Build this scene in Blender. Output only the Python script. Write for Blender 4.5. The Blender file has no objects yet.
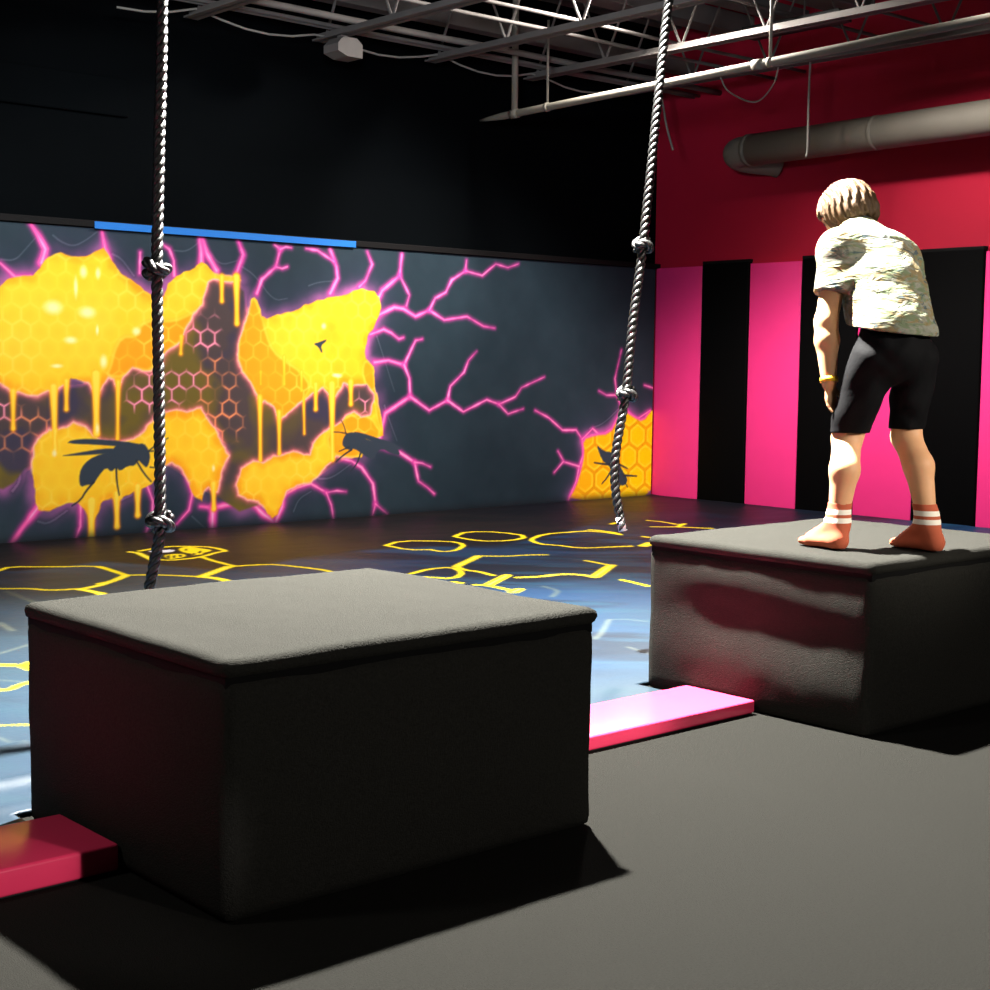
import bpy, bmesh, math, random
import numpy as np
from mathutils import Vector, Matrix
# outlines traced for the paintings, in metres on the wall (x, z) and on the floor (x, y)
HONEY = {'comb_upper_left':[(3.909,1.572),(3.936,1.654),(3.995,1.689),(4.054,1.688),(4.097,1.71),(4.149,1.758),(4.236,1.776),(4.323,1.785),(4.377,1.838),(4.432,1.916),(4.521,1.946),(4.612,1.926),(4.703,1.931),(4.834,1.998),(4.871,1.948),(4.908,1.89),(4.965,1.833),(5.06,1.785),(5.118,1.735),(5.196,1.689),(5.295,1.681),(5.326,1.779),(5.396,1.836),(5.498,1.876),(5.601,1.944),(5.684,1.885),(5.747,1.855),(5.895,1.859),(5.927,1.827),(5.874,1.803),(5.768,1.813),(5.694,1.817),(5.652,1.802),(5.625,1.72),(5.599,1.638),(5.537,1.573),(5.485,1.481),(5.433,1.372),(5.372,1.336),(5.311,1.299),(5.271,1.227),(5.191,1.156),(5.112,1.155),(5.044,1.181),(4.976,1.12),(4.946,1.05),(4.921,1.041),(4.899,1.099),(4.861,1.111),(4.823,1.067),(4.794,1.015),(4.738,1.024),(4.71,1.081),(4.636,1.093),(4.582,1.11),(4.548,1.068),(4.499,1.051),(4.453,1.008),(4.417,1.014),(4.345,0.984),(4.275,0.992),(4.214,1.018),(4.17,1.001),(4.128,1.043),(4.085,1.068),(4.034,1.048),(3.967,1.085),(3.927,1.183),(3.954,1.281),(3.88,1.377),(3.874,1.49)],'comb_lower_left':[(4.304,0.642),(4.341,0.7),(4.422,0.766),(4.476,0.757),(4.54,0.781),(4.596,0.814),(4.688,0.778),(4.743,0.725),(4.799,0.689),(4.903,0.668),(5.048,0.682),(5.137,0.751),(5.227,0.848),(5.298,0.874),(5.389,0.89),(5.47,0.871),(5.584,0.897),(5.625,0.833),(5.698,0.749),(5.761,0.636),(5.814,0.542),(5.782,0.468),(5.738,0.359),(5.717,0.285),(5.685,0.278),(5.643,0.317),(5.611,0.29),(5.59,0.218),(5.528,0.258),(5.497,0.314),(5.466,0.389),(5.416,0.464),(5.345,0.503),(5.284,0.487),(5.233,0.417),(5.183,0.365),(5.103,0.333),(5.054,0.318),(5.025,0.301),(4.966,0.286),(4.927,0.253),(4.87,0.274),(4.812,0.259),(4.774,0.191),(4.735,0.123),(4.688,0.161),(4.661,0.215),(4.625,0.252),(4.532,0.257),(4.423,0.211),(4.333,0.225),(4.316,0.302),(4.301,0.422),(4.293,0.524)],'comb_centre':[(6.04,1.709),(6.062,1.682),(6.105,1.572),(6.149,1.554),(6.295,1.596),(6.431,1.629),(6.5,1.669),(6.71,1.734),(6.829,1.748),(6.925,1.781),(7.022,1.814),(7.145,1.79),(7.195,1.752),(7.208,1.663),(7.172,1.563),(7.098,1.462),(7.061,1.363),(7.062,1.264),(7.149,1.205),(7.149,1.085),(7.175,0.965),(7.213,0.845),(7.24,0.663),(7.177,0.644),(7.151,0.806),(7.145,0.986),(7.075,1.066),(6.989,1.062),(6.92,1.046),(6.855,1.066),(6.795,0.988),(6.74,0.929),(6.688,1.008),(6.652,1.037),(6.589,1.008),(6.547,0.979),(6.477,0.941),(6.408,0.894),(6.294,0.819),(6.253,0.791),(6.204,0.896),(6.126,0.935),(6.086,0.907),(6.059,0.973),(6.005,1.067),(5.929,1.16),(5.897,1.252),(5.898,1.363),(5.963,1.549),(6.018,1.699)],'comb_bottom':[(5.893,0.369),(5.926,0.443),(6.025,0.496),(6.113,0.483),(6.203,0.527),(6.293,0.534),(6.385,0.56),(6.535,0.526),(6.559,0.613),(6.664,0.698),(6.736,0.736),(6.832,0.773),(6.868,0.822),(6.953,0.85),(7.027,0.809),(7.101,0.828),(7.175,0.997),(7.24,0.655),(7.177,0.636),(7.077,0.609),(7.028,0.49),(6.93,0.484),(6.784,0.499),(6.689,0.433),(6.618,0.357),(6.547,0.312),(6.408,0.289),(6.327,0.254),(6.293,0.179),(6.247,0.085),(6.191,0.05),(6.135,0.111),(6.068,0.191),(5.98,0.205),(5.893,0.247),(5.871,0.314)]}
CORNER_HONEY = [(9.305,0.015),(9.415,0.165),(9.47,0.299),(9.505,0.434),(9.482,0.571),(9.636,0.609),(9.833,0.618),(9.929,0.741),(10.007,0.837),(10.151,0.765),(10.276,0.721),(10.377,0.819),(10.524,0.831),(10.552,-0.061)]
CAVE = [(4.018,1.064),(4.291,1.017),(4.796,1.063),(5.26,1.45),(5.584,1.828),(5.943,1.816),(5.968,1.539),(6.445,1.174),(7.127,1.083),(7.169,0.703),(6.819,0.46),(5.954,0.095),(5.757,0.218),(5.411,0.452),(4.943,0.736),(4.283,0.55),(4.127,0.37),(3.992,0.403),(3.913,0.511),(3.957,0.673),(3.88,0.838),(3.949,0.98)]
ORANGE = [[(4.901,1.293),(4.96,1.399),(5.076,1.401),(5.115,1.49),(5.194,1.518),(5.313,1.513),(5.434,1.534),(5.599,1.629),(5.537,1.573),(5.485,1.481),(5.433,1.372),(5.311,1.299),(5.191,1.156),(5.044,1.181),(4.976,1.12),(4.842,1.119),(4.881,1.206)],[(6.04,1.709),(6.105,1.572),(6.149,1.423),(6.204,1.312),(6.317,1.237),(6.454,1.162),(6.547,1.047),(6.477,0.941),(6.408,0.894),(6.294,0.819),(6.253,0.791),(6.204,0.896),(6.126,0.935),(6.059,0.973),(6.005,1.067),(5.929,1.16),(5.897,1.252),(5.898,1.363),(5.963,1.549),(6.018,1.699)],[(7.062,1.264),(7.025,1.165),(7.062,1.066),(7.15,0.966),(7.176,0.785),(7.24,0.663),(7.213,0.845),(7.175,0.965),(7.149,1.085),(7.149,1.205)],[(6.784,0.499),(6.688,0.609),(6.736,0.736),(6.868,0.822),(7.101,0.828),(7.24,0.655),(7.077,0.609),(7.028,0.49)]]
DRIPS = [[(4.174,1.026),(4.17,0.776),0.0205],[(4.457,1.051),(4.462,0.634),0.0295],[(4.55,1.093),(4.547,0.9),0.0205],[(4.767,1.136),(4.765,0.729),0.0364],[(4.933,1.085),(4.923,0.69),0.0182],[(5.764,1.844),(5.763,1.671),0.0205],[(5.887,1.849),(5.89,1.513),0.0273],[(5.429,1.408),(5.424,1.286),0.0159],[(5.074,0.352),(5.072,0.147),0.0273],[(4.912,0.307),(4.912,0.076),0.0273],[(4.722,0.264),(4.718,0.005),0.0364],[(5.685,0.342),(5.688,0.157),0.025],[(4.464,0.757),(4.461,0.586),0.0205],[(6.086,0.973),(6.089,0.501),0.0205],[(6.255,0.858),(6.257,0.543),0.0205],[(6.477,0.96),(6.484,0.69),0.0114],[(6.589,1.066),(6.589,0.876),0.0227],[(6.74,1.066),(6.746,0.488),0.0318],[(6.92,1.085),(6.921,0.912),0.025],[(6.301,1.275),(6.301,1.066),0.0159],[(6.458,1.162),(6.458,1.018),0.0159],[(6.093,1.16),(6.093,1.067),0.0091]]
LIGHTNING = [([(7.164,1.707),(7.223,1.804),(7.398,1.931)],0.05,0.03),([(7.398,1.931),(7.418,2.1)],0.03,0.035),([(7.398,1.931),(7.498,1.779),(7.468,1.693)],0.016,0.008),([(7.135,1.564),(7.194,1.613),(7.345,1.677),(7.437,1.668),(7.561,1.612),(7.703,1.665)],0.04,0.026),([(7.703,1.665),(7.863,1.591),(8.108,1.627),(8.293,1.549),(8.419,1.537)],0.022,0.006),([(7.703,1.665),(7.765,1.765),(7.877,1.818),(7.94,1.92),(8.087,2.001)],0.022,0.018),([(8.087,2.001),(8.095,2.088)],0.014,0.006),([(8.087,2.001),(8.27,1.972),(8.421,2.075),(8.559,2.052),(8.681,2.089)],0.014,0.003),([(7.106,1.456),(7.24,1.5),(7.316,1.473),(7.393,1.426),(7.439,1.439)],0.03,0.008),([(7.151,1.238),(7.287,1.256),(7.447,1.221)],0.035,0.028),([(7.447,1.221),(7.563,1.417),(7.632,1.43)],0.025,0.008),([(7.447,1.221),(7.503,1.111),(7.511,0.965)],0.024,0.024),([(7.511,0.965),(7.259,0.834),(7.2,0.629)],0.03,0.05),([(7.511,0.965),(7.711,0.852),(7.903,0.932)],0.03,0.024),([(7.903,0.932),(7.934,1.05),(8.081,1.163),(8.129,1.264),(8.219,1.34)],0.022,0.004),([(7.903,0.932),(8.078,0.835),(8.336,0.934),(8.474,0.894)],0.02,0.016),([(8.474,0.894),(8.665,0.957),(8.734,1.035),(9.003,1.127)],0.016,0.003),([(8.474,0.894),(8.58,0.81),(8.756,0.852)],0.016,0.004),([(7.09,0.599),(7.177,0.576),(7.407,0.518),(7.563,0.431)],0.022,0.03),([(7.563,0.431),(7.604,0.275),(7.698,0.219),(7.773,0.163)],0.026,0.008),([(7.563,0.431),(7.642,0.422),(7.728,0.386)],0.018,0.004),([(6.784,0.499),(6.93,0.464),(7.028,0.41),(7.141,0.275),(7.167,0.112)],0.03,0.03),([(7.167,0.112),(7.135,0.012)],0.022,0.008),([(7.167,0.112),(7.287,0.024)],0.022,0.01),([(6.316,0.235),(6.408,0.279),(6.547,0.302),(6.689,0.227)],0.035,0.024),([(6.689,0.227),(6.785,0.236),(6.877,0.225)],0.016,0.006),([(6.689,0.227),(6.737,0.125),(6.757,0.015)],0.02,0.01),([(6.062,1.738),(6.106,1.842),(6.228,1.94),(6.268,2.073)],0.035,0.018),([(6.268,2.073),(6.217,2.102)],0.014,0.006),([(6.268,2.073),(6.318,2.093),(6.367,2.088)],0.014,0.005),([(6.228,1.94),(6.284,1.93),(6.329,1.946)],0.014,0.005),([(6.722,1.763),(6.792,1.882),(6.78,1.968),(6.721,2.1)],0.04,0.02),([(6.757,2.006),(6.604,2.083),(6.5,2.091)],0.02,0.006),([(6.998,1.823),(7.059,1.875),(7.124,2.005),(7.075,2.101)],0.03,0.01),([(5.889,1.878),(5.948,2.009),(5.905,2.112)],0.03,0.012),([(5.72,1.888),(5.637,2.01),(5.602,2.112)],0.06,0.03),([(4.386,1.872),(4.415,1.965),(4.363,2.053),(4.315,2.124)],0.07,0.03),([(4.306,1.776),(4.201,1.772),(4.1,1.857)],0.03,0.02),([(4.871,1.931),(4.844,1.998),(4.823,2.113)],0.05,0.022),([(5.376,1.835),(5.373,1.941),(5.338,2.018),(5.282,2.05)],0.03,0.012),([(5.595,1.926),(5.594,2.024),(5.582,2.113)],0.06,0.024),([(5.885,1.867),(5.943,2.017),(5.907,2.106)],0.03,0.012),([(5.104,1.839),(5.111,1.983)],0.02,0.012),([(4.091,1.398),(4.104,1.349),(4.09,1.299)],0.03,0.02),([(4.333,0.242),(4.243,0.137),(4.139,0.005)],0.07,0.025),([(4.643,0.268),(4.637,0.094),(4.599,0.006)],0.03,0.018),([(5.143,0.367),(5.192,0.239),(5.184,0.122),(5.13,0.008)],0.025,0.012),([(5.446,0.463),(5.511,0.277),(5.481,0.159),(5.382,0.064)],0.04,0.022),([(5.684,0.194),(5.683,0.004)],0.03,0.05),([(4.268,0.609),(4.18,0.553),(4.075,0.512)],0.05,0.03),([(4.079,0.707),(4.164,0.655),(4.286,0.634)],0.03,0.04),([(5.573,0.18),(5.678,0.165),(5.893,0.191),(6.002,0.194),(6.112,0.093),(6.202,0.03)],0.03,0.06),([(5.678,0.156),(5.673,0.017)],0.06,0.05),([(6.293,0.256),(6.282,0.141),(6.225,0.029)],0.05,0.04),([(8.899,0.837),(9.065,0.769),(9.234,0.658),(9.404,0.655),(9.482,0.571)],0.01,0.022),([(9.482,0.571),(9.505,0.434),(9.45,0.327),(9.415,0.192),(9.323,0.033)],0.026,0.022),([(9.482,0.571),(9.615,0.664),(9.715,0.593),(9.871,0.659),(9.948,0.782),(10.027,0.837),(10.193,0.736),(10.377,0.819)],0.022,0.02),([(9.45,0.327),(9.259,0.375),(9.182,0.472)],0.022,0.008),([(9.248,0.375),(9.141,0.285)],0.016,0.006),([(9.987,0.837),(9.923,0.963),(9.891,1.115),(9.972,1.378)],0.02,0.003),([(9.911,0.963),(9.784,0.964),(9.685,1.005)],0.016,0.005),([(10.287,1.054),(10.455,1.017)],0.014,0.014)]
RELIEF = [[(4.1,1.881),(4.203,1.878),(4.274,1.956),(4.345,2.035)],[(4.469,2.06),(4.523,2.021),(4.613,1.993),(4.705,2.041),(4.789,2.106)],[(5.378,2.012),(5.479,2.009),(5.582,2.086)],[(4.9,1.959),(4.966,1.936),(5.061,1.82)],[(5.643,2.045),(5.747,1.924),(5.896,1.969)],[(4.332,0.148),(4.403,0.123),(4.541,0.208)],[(5.506,0.112),(5.614,0.018)],[(4.927,0.253),(5.028,0.292)],[(6.523,1.813),(6.616,1.845),(6.781,1.862)],[(5.921,1.934),(6.051,1.867),(6.205,1.687),(6.329,1.71)],[(6.618,0.338),(6.737,0.333),(6.93,0.444)],[(6.385,0.096),(6.431,0.191),(6.547,0.243)],[(7.251,0.897),(7.302,0.775),(7.38,0.611)],[(7.172,1.444),(7.223,1.325),(7.352,1.005)],[(9.577,0.665),(9.751,0.703),(9.946,0.838)],[(4.159,0.361),(4.213,0.426),(4.205,0.51)]]
WASP_BODY = [[(4.548,0.666),(4.575,0.689),(4.705,0.696),(4.875,0.681),(4.99,0.666),(5.107,0.645),(5.028,0.624),(4.912,0.638),(4.761,0.653)],[(4.483,0.582),(4.611,0.599),(4.798,0.624),(4.912,0.624),(4.95,0.57),(4.835,0.588),(4.666,0.583)],[(4.874,0.59),(4.903,0.642),(4.99,0.671),(5.067,0.646),(5.126,0.654),(5.161,0.608),(5.175,0.563),(5.164,0.509),(5.144,0.478),(5.115,0.502),(5.076,0.539),(5.056,0.496),(4.998,0.498),(4.939,0.461),(4.911,0.492),(4.872,0.458),(4.834,0.495),(4.777,0.436),(4.738,0.377),(4.691,0.379),(4.641,0.364),(4.631,0.425),(4.647,0.494),(4.703,0.552),(4.798,0.589)],[(6.837,0.596),(6.849,0.645),(6.88,0.683),(6.941,0.692),(7.027,0.67),(7.089,0.619),(7.227,0.611),(7.381,0.56),(7.42,0.492),(7.33,0.507),(7.228,0.554),(7.177,0.526),(7.153,0.466),(7.078,0.489),(7.028,0.52),(6.954,0.562),(6.917,0.548),(6.869,0.565)],[(6.929,0.696),(7.027,0.684),(7.177,0.64),(7.329,0.602),(7.432,0.548),(7.406,0.537),(7.253,0.574),(7.077,0.629)],[(6.565,1.374),(6.616,1.387),(6.687,1.411),(6.687,1.396),(6.635,1.36),(6.654,1.314),(6.64,1.306),(6.612,1.352)],[(9.658,0.526),(9.758,0.454),(9.877,0.442),(9.959,0.364),(10.002,0.278),(10.086,0.19),(10.067,0.135),(9.986,0.124),(9.915,0.24),(9.82,0.327),(9.74,0.371)]]
WASP_LIMB = [([(4.739,0.394),(4.682,0.336),(4.643,0.277),(4.578,0.24)],0.012),([(4.911,0.483),(4.913,0.395),(4.931,0.297)],0.012),([(5.066,0.531),(5.124,0.439),(5.179,0.38)],0.012),([(5.165,0.599),(5.225,0.642),(5.316,0.684)],0.008),([(5.165,0.595),(5.245,0.596),(5.295,0.573)],0.008),([(5.174,0.482),(5.208,0.477)],0.008),([(6.93,0.553),(6.845,0.51),(6.78,0.463)],0.012),([(7.016,0.521),(6.984,0.442),(6.923,0.384)],0.012),([(6.905,0.574),(6.808,0.543)],0.01),([(6.885,0.679),(6.82,0.693),(6.76,0.696)],0.008),([(6.873,0.684),(6.861,0.733),(6.832,0.783)],0.008),([(9.88,0.325),(9.761,0.337),(9.643,0.353)],0.016),([(9.862,0.27),(9.804,0.202),(9.746,0.158)],0.014),([(10.036,0.221),(10.208,0.208)],0.016),([(9.94,0.337),(10.083,0.283)],0.014),([(9.986,0.139),(9.974,0.111)],0.01),([(10.054,0.149),(10.088,0.111)],0.01)]
CELL_PATCH = [((5.598,1.412),0.17,0),((5.661,1.558),0.091,0),((5.269,1.04),0.25,0),((5.11,0.961),0.136,0),((5.533,1.085),0.136,0),((5.764,1.14),0.216,1),((5.762,0.753),0.193,1),((4.253,0.732),0.25,1),((4.09,0.869),0.136,0),((7.026,0.927),0.136,0),((5.644,1.413),0.136,0),((5.703,0.865),0.25,1)]
GLINT = [((4.791,1.824),0.018,0.038),((4.684,1.828),0.027,0.041),((4.627,1.723),0.014,0.069),((4.78,1.438),0.011,0.034),((4.585,1.366),0.045,0.024),((4.462,1.582),0.064,0.045),((4.708,1.556),0.059,0.038),((4.825,1.223),0.027,0.045),((4.483,1.191),0.041,0.014),((5.076,1.436),0.032,0.027),((6.802,1.132),0.036,0.017),((6.663,1.511),0.023,0.024),((4.456,0.603),0.018,0.024),((5.686,0.454),0.014,0.024),((4.773,0.764),0.014,0.034),((6.771,1.136),0.032,0.014)]
MAT_LINES = [([(6.064,7.922),(6.294,8.068),(6.565,7.871),(6.541,7.656),(6.294,7.453),(6.18,7.44),(6.165,7.547)],0.055,0),([(6.064,7.922),(6.047,7.654),(6.177,7.578)],0.055,0),([(6.775,8.05),(7.051,8.247),(7.242,8.062),(7.201,7.741),(6.922,7.611),(6.723,7.734),(6.775,8.05)],0.055,0),([(7.811,7.415),(7.844,7.725),(7.627,7.76),(7.38,7.773),(7.082,7.604),(6.957,7.372),(7.023,7.261),(7.023,7.056),(7.179,6.982),(7.399,6.923)],0.055,0),([(6.61,6.931),(6.523,6.996),(6.346,7.033),(6.205,7.137)],0.055,0),([(6.205,7.137),(5.775,6.843)],0.09,0),([(5.775,6.843),(5.73,6.713),(5.753,6.615),(5.716,6.438)],0.055,0),([(6.606,6.568),(6.584,6.323)],0.055,0),([(6.584,6.323),(6.148,6.036)],0.1,0),([(6.148,6.036),(6.14,6.166),(6.054,6.23),(5.886,6.233),(5.771,6.289)],0.07,0),([(5.372,6.775),(5.573,6.863),(5.74,6.852),(5.66,6.637),(5.439,6.465),(5.361,6.629)],0.055,0),([(5.78,6.39),(5.431,6.166)],0.09,0),([(5.392,6.224),(5.431,6.166),(5.414,5.972)],0.055,0),([(5.383,5.901),(5.467,5.944)],0.09,0),([(6.187,5.855),(6.133,5.605)],0.055,0),([(5.357,6.38),(5.375,6.323)],0.055,0),([(5.642,5.936),(5.621,5.787),(5.444,5.657)],0.05,1),([(5.156,4.961),(4.886,4.742),(4.74,4.646)],0.06,1),([(5.16,4.958),(5.237,4.92),(5.275,4.826)],0.03,1),([(4.727,4.429),(4.694,4.282)],0.04,1),([(4.08,8.11),(4.038,7.705)],0.055,0),([(4.038,7.705),(4.143,7.653),(4.216,7.572),(4.344,7.397)],0.055,0),([(4.344,7.397),(4.484,7.503),(4.685,7.658)],0.1,0),([(4.685,7.658),(4.728,7.655),(4.935,7.616),(4.978,7.511),(5.046,7.331),(5.048,7.107)],0.055,0),([(4.774,8.113),(4.744,7.876),(4.728,7.655)],0.055,0),([(4.344,7.397),(4.383,7.277),(4.359,7.045)],0.08,0),([(4.038,7.705),(3.871,7.538),(3.768,7.492)],0.08,0),([(3.611,7.18),(3.587,7.023)],0.08,0),([(3.408,8.178),(3.559,8.321),(3.662,8.417),(3.848,8.278),(4.068,8.168),(4.067,8.007),(4.038,7.704)],0.055,0),([(4.038,7.704),(3.791,7.466),(3.62,7.39)],0.07,0),([(3.62,7.39),(3.455,7.437),(3.398,7.558),(3.272,7.654),(3.216,7.719)],0.055,0),([(3.591,7.389),(3.614,7.261),(3.595,7.04)],0.07,0),([(2.389,5.779),(2.445,5.734),(2.51,5.667),(2.56,5.705)],0.055,0),([(2.51,5.667),(2.504,5.582)],0.055,0),([(2.211,5.352),(2.259,5.301),(2.285,5.28),(2.343,5.333),(2.41,5.362)],0.055,0),([(1.981,4.801),(2.027,4.763),(2.104,4.686)],0.035,0),([(2.837,6.645),(2.8,6.426)],0.05,1),([(3.254,7.536),(3.235,7.233),(3.201,7.019)],0.05,1),([(2.542,5.959),(2.72,6.075)],0.03,1),([(2.323,5.452),(2.397,5.359)],0.03,1),([(1.964,4.617),(1.976,4.46)],0.025,1),([(8.284,7.967),(8.399,8.018)],0.06,0),([(7.851,7.768),(7.889,7.7),(7.885,7.582),(7.819,7.432)],0.06,0),([(8.727,7.995),(8.744,7.818),(8.69,7.634),(8.77,7.647)],0.05,0),([(8.412,7.659),(8.476,7.587),(8.564,7.533),(8.632,7.374),(8.688,7.308)],0.06,0),([(8.77,7.647),(8.575,7.542)],0.06,0),([(7.867,7.243),(7.87,7.188)],0.06,0),([(7.472,6.877),(7.629,6.952)],0.12,0),([(7.17,6.996),(7.322,6.953),(7.392,6.915)],0.05,0),([(4.621,8.632),(4.833,8.717),(4.938,8.696),(5.065,8.603),(5.093,8.527),(5.064,8.291),(4.979,8.277),(4.79,8.136),(4.663,8.109),(4.552,8.121),(4.519,8.181)],0.06,0),([(4.551,8.63),(4.568,8.565),(4.519,8.38),(4.477,8.212)],0.07,0)]
LOGO_YELLOW = [[(4.853,8.562),(4.941,8.654),(5.008,8.629),(5.004,8.529),(5.018,8.386),(4.936,8.324),(4.85,8.297),(4.798,8.373)],[(4.629,8.35),(4.701,8.37),(4.776,8.351),(4.75,8.26),(4.688,8.197),(4.56,8.15)],[(4.798,8.298),(4.899,8.321),(4.865,8.249),(4.78,8.238)]]
LOGO_WHITE = [[(4.646,8.583),(4.713,8.61),(4.846,8.566),(4.757,8.456),(4.653,8.502)]]
LOGO_BLACK = [[(4.627,8.3),(4.671,8.341),(4.608,8.221),(4.578,8.194)],[(4.669,8.298),(4.701,8.318),(4.633,8.202),(4.616,8.193)],[(4.716,8.307),(4.746,8.322),(4.705,8.242),(4.676,8.221)],[(4.822,8.318),(4.859,8.35),(4.813,8.265),(4.796,8.263)],[(4.896,8.376),(4.946,8.416),(4.88,8.312),(4.865,8.316)],[(4.909,8.559),(4.925,8.563),(4.87,8.472),(4.865,8.483)]]
MAT_BORDER = [(3.401,8.37),(3.626,8.201),(4.187,8.321),(4.583,7.588),(4.873,7.587),(5.262,7.756),(5.77,7.813),(6.272,7.707),(6.688,7.469),(7.472,7.695),(9.052,8.605),(9.614,8.212),(9.517,7.499),(12.859,10.148),(10.89,9.952),(4.282,10.002),(3.742,9.693)]
JOINT = {'hip_c':(0.0315,0.0635,0.7059),'hip_l':(-0.0517,0.0408,0.6764),'hip_r':(0.1125,0.0811,0.6784),'knee_l':(-0.1079,0.0954,0.388),'calf_l':(-0.1337,0.0153,0.2777),'ank_l':(-0.1507,0.0095,0.0988),'heel_l':(-0.1544,-0.0177,0.0193),'ball_l':(-0.2207,0.0729,0.022),'toe_l':(-0.2397,0.1024,0.0146),'knee_r':(0.1052,0.0963,0.3977),'calf_r':(0.1328,0.0269,0.2943),'ank_r':(0.1614,-0.0101,0.1045),'heel_r':(0.1786,-0.0481,0.0163),'ball_r':(0.1069,0.0521,0.0138),'toe_r':(0.0862,0.0819,0.0099),'waist':(0.0357,0.0918,0.7989),'rib':(0.0299,0.1839,0.9313),'chest':(0.0173,0.2636,1.0374),'neck':(-0.0276,0.3853,1.1641),'skull':(-0.0618,0.4409,1.2248),'sho_l':(-0.1514,0.2061,1.0677),'elb_l':(-0.1864,0.1426,0.8048),'wri_l':(-0.1774,0.1029,0.5853),'pal_l':(-0.1696,0.0982,0.5315),'sho_r':(0.1294,0.3247,1.0464),'elb_r':(0.2323,0.3031,0.9172),'wri_r':(0.2009,0.4076,0.7367),'pal_r':(0.1807,0.4209,0.6607),'hem_l':(-0.1104,0.0867,0.4029),'hem_r':(0.0986,0.0879,0.416)}
ROPE_LEFT = [(2.577, 4.606, 3.7), (2.557, 4.586, 2.446), (2.524, 4.555, 1.945), (2.499, 4.53, 1.545), (2.482, 4.493, 1.111), (2.464, 4.461, 0.704), (2.445, 4.463, 0.577), (2.418, 4.47, 0.443), (2.401, 4.496, 0.305), (2.391, 4.499, 0.255)]
ROPE_RIGHT = [(4.951, 4.322, 3.7), (4.861, 4.392, 2.794), (4.8, 4.391, 2.327), (4.726, 4.389, 1.754), (4.673, 4.393, 1.394), (4.641, 4.39, 1.126), (4.597, 4.4, 0.884), (4.586, 4.392, 0.736), (4.597, 4.363, 0.579), (4.602, 4.355, 0.545)]
KNOT_LEFT = [((2.499, 4.53, 1.545), 2.0), ((2.464, 4.461, 0.704), 0.4)]
KNOT_RIGHT = [((4.726, 4.389, 1.754), 0.3), ((4.644, 4.387, 1.122), 0.3)]
WHIP_RIGHT = ((4.593, 4.369, 0.6), (4.602, 4.355, 0.541))
# ------------------------------------------------------------------ helpers
scene = bpy.context.scene
COL = scene.collection
rng = np.random.default_rng(7)
random.seed(7)

def srgb(r, g, b):
    def f(c):
        c /= 255.0
        return c / 12.92 if c <= 0.04045 else ((c + 0.055) / 1.055) ** 2.4
    return (f(r), f(g), f(b), 1.0)

def material(name, color, rough=0.6, spec=0.5, noise=0.0, noise_scale=20.0, bump=0.0, bump_scale=200.0, coat=0.0,
             metallic=0.0, sheen=0.0, stretch=None):
    m = bpy.data.materials.new(name); m.use_nodes = True
    nt = m.node_tree; p = nt.nodes['Principled BSDF']
    p.inputs['Base Color'].default_value = color
    p.inputs['Roughness'].default_value = rough
    p.inputs['Specular IOR Level'].default_value = spec
    p.inputs['Metallic'].default_value = metallic
    p.inputs['Coat Weight'].default_value = coat
    p.inputs['Coat Roughness'].default_value = 0.2
    if sheen:
        p.inputs['Sheen Weight'].default_value = sheen; p.inputs['Sheen Roughness'].default_value = 0.45; p.inputs['Sheen Tint'].default_value = (0.9, 0.9, 0.82, 1)
    tc = nt.nodes.new('ShaderNodeTexCoord')
    src = tc.outputs['Object']
    if stretch:
        mp = nt.nodes.new('ShaderNodeMapping'); mp.inputs['Scale'].default_value = stretch
        nt.links.new(src, mp.inputs['Vector']); src = mp.outputs['Vector']
    n = nt.nodes.new('ShaderNodeTexNoise')
    n.inputs['Scale'].default_value = noise_scale; n.inputs['Detail'].default_value = 4
    nt.links.new(src, n.inputs['Vector'])
    mix = nt.nodes.new('ShaderNodeMix'); mix.data_type = 'RGBA'
    k0, k1 = 1 - noise, 1 + noise
    mix.inputs['A'].default_value = (color[0]*k0, color[1]*k0, color[2]*k0, 1)
    mix.inputs['B'].default_value = (min(1, color[0]*k1), min(1, color[1]*k1), min(1, color[2]*k1), 1)
    nt.links.new(n.outputs['Fac'], mix.inputs['Factor'])
    nt.links.new(mix.outputs['Result'], p.inputs['Base Color'])
    if bump:
        n2 = nt.nodes.new('ShaderNodeTexNoise'); n2.inputs['Scale'].default_value = bump_scale
        n2.inputs['Detail'].default_value = 3
        nt.links.new(src, n2.inputs['Vector'])
        b = nt.nodes.new('ShaderNodeBump'); b.inputs['Strength'].default_value = bump
        b.inputs['Distance'].default_value = 0.01
        nt.links.new(n2.outputs['Fac'], b.inputs['Height'])
        nt.links.new(b.outputs['Normal'], p.inputs['Normal'])
    return m

def attribute_material(name, rough, spec, bump=0.0, bump_scale=60.0):
    m = bpy.data.materials.new(name); m.use_nodes = True
    nt = m.node_tree; p = nt.nodes['Principled BSDF']
    a = nt.nodes.new('ShaderNodeAttribute'); a.attribute_name = 'paint'
    nt.links.new(a.outputs['Color'], p.inputs['Base Color'])
    p.inputs['Roughness'].default_value = rough
    p.inputs['Specular IOR Level'].default_value = spec
    if bump:
        tc = nt.nodes.new('ShaderNodeTexCoord')
        n = nt.nodes.new('ShaderNodeTexNoise'); n.inputs['Scale'].default_value = bump_scale
        b = nt.nodes.new('ShaderNodeBump'); b.inputs['Strength'].default_value = bump; b.inputs['Distance'].default_value = 0.01
        nt.links.new(tc.outputs['Object'], n.inputs['Vector'])
        nt.links.new(n.outputs['Fac'], b.inputs['Height']); nt.links.new(b.outputs['Normal'], p.inputs['Normal'])
    return m

def link(name, mesh, mat=None, parent=None, smooth=False):
    o = bpy.data.objects.new(name, mesh); COL.objects.link(o)
    if mat: mesh.materials.append(mat)
    if parent: o.parent = parent
    if smooth: mesh.shade_smooth()
    return o

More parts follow.
